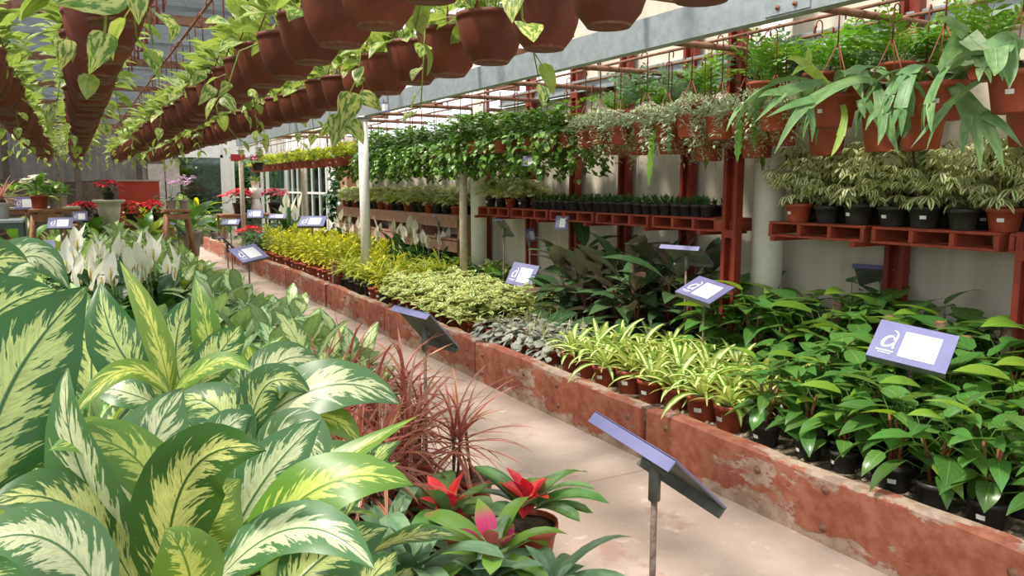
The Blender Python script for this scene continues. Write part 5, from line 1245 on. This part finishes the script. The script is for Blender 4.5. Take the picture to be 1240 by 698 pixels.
def stool(label, x, y, z0, h, w=.34):
    t = thing('wooden_stool', label, 'stool', (x, y, z0)); b = MB(); b.box((0, 0, h - .02), (w, w * .85, .04), bev=.006); obj('seat', b, M['brown_wood'], t)
    for sx in (-1, 1):
        for sy in (-1, 1): b = MB(); b.tube([(sx * w * .36, sy * w * .3, h - .04), (sx * w * .62, sy * w * .55, 0)], .03, 4); obj('leg', b, M['brown_wood'], t)
    b = MB(); b.box((0, -w * .36, h - .1), (w * .8, .03, .08)); obj('apron', b, M['brown_wood'], t); return t
table('green_bench', 'dark green steel bench with wooden crate at the left edge', -1.05, 9.4, .28, 1.25, .6, .79, 'galv', 'green_steel', 3, .03, low=.42)
stool('wooden stool holding white flowers at the left', -.26, 10.5, .28, .86)
stool('dark wooden stool holding orchids in the middle distance', 1.26, 11.9, .28, .80)
table('plank_bench', 'grey plank bench behind the left stool', -.9, 12.4, .28, 2.0, .6, .84, 'pale_wood', 'brown_wood', 4)
table('flower_bench', 'low wooden bench of red poinsettias at the far end', .55, 13.4, .28, 1.6, .6, .55, 'brown_wood', 'brown_wood', 5)
table('flower_stand', 'low wooden stand of poinsettias before the far windows', 3.3, 16.7, 0, 1.5, .7, .84, 'brown_wood', 'brown_wood', 5)
def lathe_thing(name, label, cat, x, y, z, parts):
    t = thing(name, label, cat, (x, y, z))
    for nm, prof, mat in parts: b = MB(); b.lathe(prof, 24); obj(nm, b, M[mat], t)
    return t
lathe_thing('pedestal_urn', 'cream pedestal urn holding a red poinsettia', 'urn', .46, 12.75, .28, [('pedestal', [(.16, 0), (.16, .05), (.1, .1), (.1, .5), (.14, .54), (.14, .58)], 'cream_urn'), ('bowl', [(.09, .58), (.1, .62), (.13, .66), (.15, .80), (.15, .86), (.21, .89), (.215, .92), (.19, .925), (.17, .9), (0, .88)], 'cream_urn')])
lathe_thing('white_planter', 'white waisted planter between two far poinsettias', 'planter', 3.26, 16.6, .84, [('base_cone', [(.14, 0), (.1, .16), (.07, .3)], 'white_paint'), ('bowl', [(.07, .3), (.11, .42), (.125, .52), (.11, .52), (0, .48)], 'white_paint')])
t = thing('red_display_board', 'red painted board standing behind the far poinsettias', 'board', (1.04, 15.4, 0)); b = MB(); b.box((0, 0, 1.05), (.66, .03, .86), bev=.004); obj('panel', b, M['red_board'], t)
for sx in (-1, 1): b = MB(); b.box((sx * .28, .05, .72), (.05, .05, 1.44)); obj('leg', b, M['brown_wood'], t)
b = MB(); b.box((0, -.005, 1.49), (.7, .06, .03)); obj('top_rail', b, M['pale_wood'], t)
def put(sp, x, y, z, s, lab, grp=None, v=None, potmat=None, lod=1): return sp.place(x, y, z, rng.uniform(0, 6), s, lod, lab, grp, v, potmat)
put(S_pn, .46, 12.75, 1.17, 1.05, 'red poinsettia in the cream pedestal urn', 'far poinsettias')
for k, (x, y, lab) in enumerate(((.12, 13.3, 'left of the urn'), (.78, 13.3, 'right of the urn'), (1.08, 13.35, 'second right of the urn'), (.35, 13.5, 'behind the urn'))): put(S_pn, x, y, .83, 1.15, 'red poinsettia on the low bench, ' + lab, 'far poinsettias')
put(S_pn, -.0, 11.2, .3, 1.3, 'small red poinsettia low behind the left stool', 'far poinsettias')
put(S_pn, -.75, 9.75, .3, 1.2, 'red poinsettia under the green bench', 'far poinsettias')
for x, y, z, s, lab in ((2.94, 16.65, .84, 1.7, 'left of the white planter'), (3.64, 16.65, .84, 1.7, 'right of the white planter'), (2.95, 15.6, .2, 1.5, 'low at the left of the far stand'), (3.75, 15.6, .22, 1.5, 'low at the right of the far stand')): put(S_pn, x, y, z, s, 'red poinsettia, ' + lab, 'far poinsettias')
put(S_gr, 3.26, 16.6, 1.33, .9, 'grassy plant in the white waisted planter')
for k, (x, lab) in enumerate(((1.2, 'left'), (1.36, 'right'))): put(S_or, x, 11.9, 1.08, 1.1, 'purple and white orchid on the dark stool, %s one' % lab, 'orchids')
put(S_wh, -.32, 10.5, 1.14, 1.2, 'white flowering plant on the left stool'); put(S_lf, -.18, 10.62, 1.14, .6, 'leafy green plant on the left stool')
for k, (x, sp, lab) in enumerate(((-1.0, S_co, 'pink cordyline in grey pot on the green bench'), (-.62, S_co, 'second pink cordyline in grey pot on the green bench'),)): put(sp, x, 9.5, 1.07, .8, lab, 'pink cordylines')
for k, x in enumerate((-1.6, -1.3, -1., -.7, -.42, -.12)): put((S_lf, S_wh, S_co, S_lf, S_gr, S_lf)[k], x, 12.4, 1.12, .75, 'potted plant on the grey plank bench, %s from the left' % ORD[k], 'plants on the plank bench')
for k, (u, v, d_, s, sp) in enumerate(((232, 292, 18.6, 1.3, S_lf), (248, 292, 19.2, 1.5, S_lf), (262, 290, 19.4, 1.4, S_lf), (270, 288, 19.9, 1.5, S_lf), (222, 286, 18.2, 1.5, S_lf))):
    p = PX(u, v, d_); put(sp, p[0], p[1], 0, s, 'leafy plant in grey pot at the end of the path, %s' % ('leftmost but one', 'third from the left', 'fourth from the left', 'rightmost', 'leftmost')[k], 'leafy plants at the path end')
p = PX(240, 280, 20.5); put(S_gr, p[0], p[1], 0, 3.6, 'tall grassy plant before the dark glass'); p = PX(255, 280, 20.8); put(S_gr, p[0] - .6, p[1], 0, 3.0, 'second tall grassy plant before the dark glass')
for k, (x, y) in enumerate(((2.72, 13.5), (2.95, 13.6), (3.2, 13.5), (2.72, 14.0), (3.0, 14.1), (3.3, 14.0), (2.75, 14.6), (3.1, 14.6))): put((S_da, S_si, S_spr)[k % 3], x, y, .22, 1.6, 'dark and silvery foliage plant beyond the crotons, %s' % ORD[k], 'plants at the far end of the planter')
p = np.array((2.42, 12.1, 1.62))
b = thing('hanging_orchid_pot', 'black hanging pot with pale orchid beside the far lime baskets', 'plant', tuple(p)); a1, a2 = pot_mesh(.09, .12, 'black_pot'); obj('pot', a1, None, b); obj('soil', a2, None, b); obj('hanger', hanger_mesh(.09, .12, .83), None, b)
mb = MB(); rr = random.Random(8)
for k in range(14): a = k * 2.4; mb.leaf(g_sp[k % 4], aim(a, .3), (0, 0, .1), rr.uniform(.7, 1.2), rr.random(), 0)
for k in range(20): mb.leaf(g_or[k % 3], aim(rr.uniform(0, 6), .6), (rr.uniform(-.1, .1), rr.uniform(-.1, .1), rr.uniform(.15, .27)), 1., rr.random(), 1)
o = obj('foliage', mb, [M['mid_leaf'], M['orchid']], b); o['kind'] = 'stuff'
for k, (x, y, s, sp, lab) in enumerate(((-.55, 11.4, 1.5, S_lf, 'leafy green plant in grey pot right of the left stool'), (-.1, 11.9, 1.3, S_wh, 'white flowering plant low behind the left stool'), (.2, 12.6, 1.5, S_lf, 'leafy green plant in front of the urn'), (.62, 12.5, 1.2, S_gr, 'grassy plant right of the urn foot'),
        (.95, 12.7, 1.6, S_lf, 'leafy green plant before the red board'), (1.2, 13.3, 1.9, S_lv, 'pale plant right of the far poinsettias'), (1.6, 13.6, 2.0, S_lf, 'leafy green plant right of the dark stool'), (1.05, 14.3, 2.4, S_gr, 'tall grassy plant before the red board'), (-.5, 12.0, 1.6, S_pn, 'red poinsettia low before the plank bench'), (-1.0, 11.2, 1.5, S_co, 'pink cordyline low behind the green bench'))):
    put(sp, x, y, .28, s, lab)
t = thing('thin_stake', 'thin pinkish stake standing beside the left stool', 'stake', (-.12, 10.9, .28)); b = MB(); b.box((0, 0, .62), (.03, .03, 1.24)); obj('shaft', b, M['pink_wood'], t)
b = MB(); b.box((0, 0, 1.245), (.036, .036, .012)); obj('cap', b, M['rust'], t)
# shrubs outside the far glass
for k, (x, y, s) in enumerate(((2.4, 24.2, 1.2), (3.5, 24.4, 1.4), (4.6, 24.0, 1.2), (6.6, 21.5, 1.3), (6.7, 19.2, 1.3), (5.1, 15.6, .9))):
    t = thing('outdoor_bush', 'green bush outside the far glass, %s' % ('left pane', 'middle pane', 'behind the door', 'right wall far window', 'right wall near window', 'by the pale pier')[k], 'bush', (x, y, -.02)); b = MB(); b.tube([(0, 0, 0), (0, 0, 1.)], .05, 6); obj('trunk', b, M['stem_brown'], t)
    b = MB(); rr = random.Random(k)
    for j in range(900):
        a = rr.uniform(0, 6.28); q = math.acos(rr.uniform(-1, 1)); r = s * (rr.random() ** .33); pz = 1.2 + 1.1 * s * r / s * math.cos(q)
        if pz > .05: b.leaf(g_vi[j % 4], aim(rr.uniform(0, 6.28), rr.uniform(-1, 1)), (r * .7 * math.sin(q) * math.cos(a), r * .7 * math.sin(q) * math.sin(a), pz), 3.6, rr.random())
    o = obj('foliage', b, M['dark_leaf'] if k % 2 else M['mid_leaf'], t); o['kind'] = 'stuff'
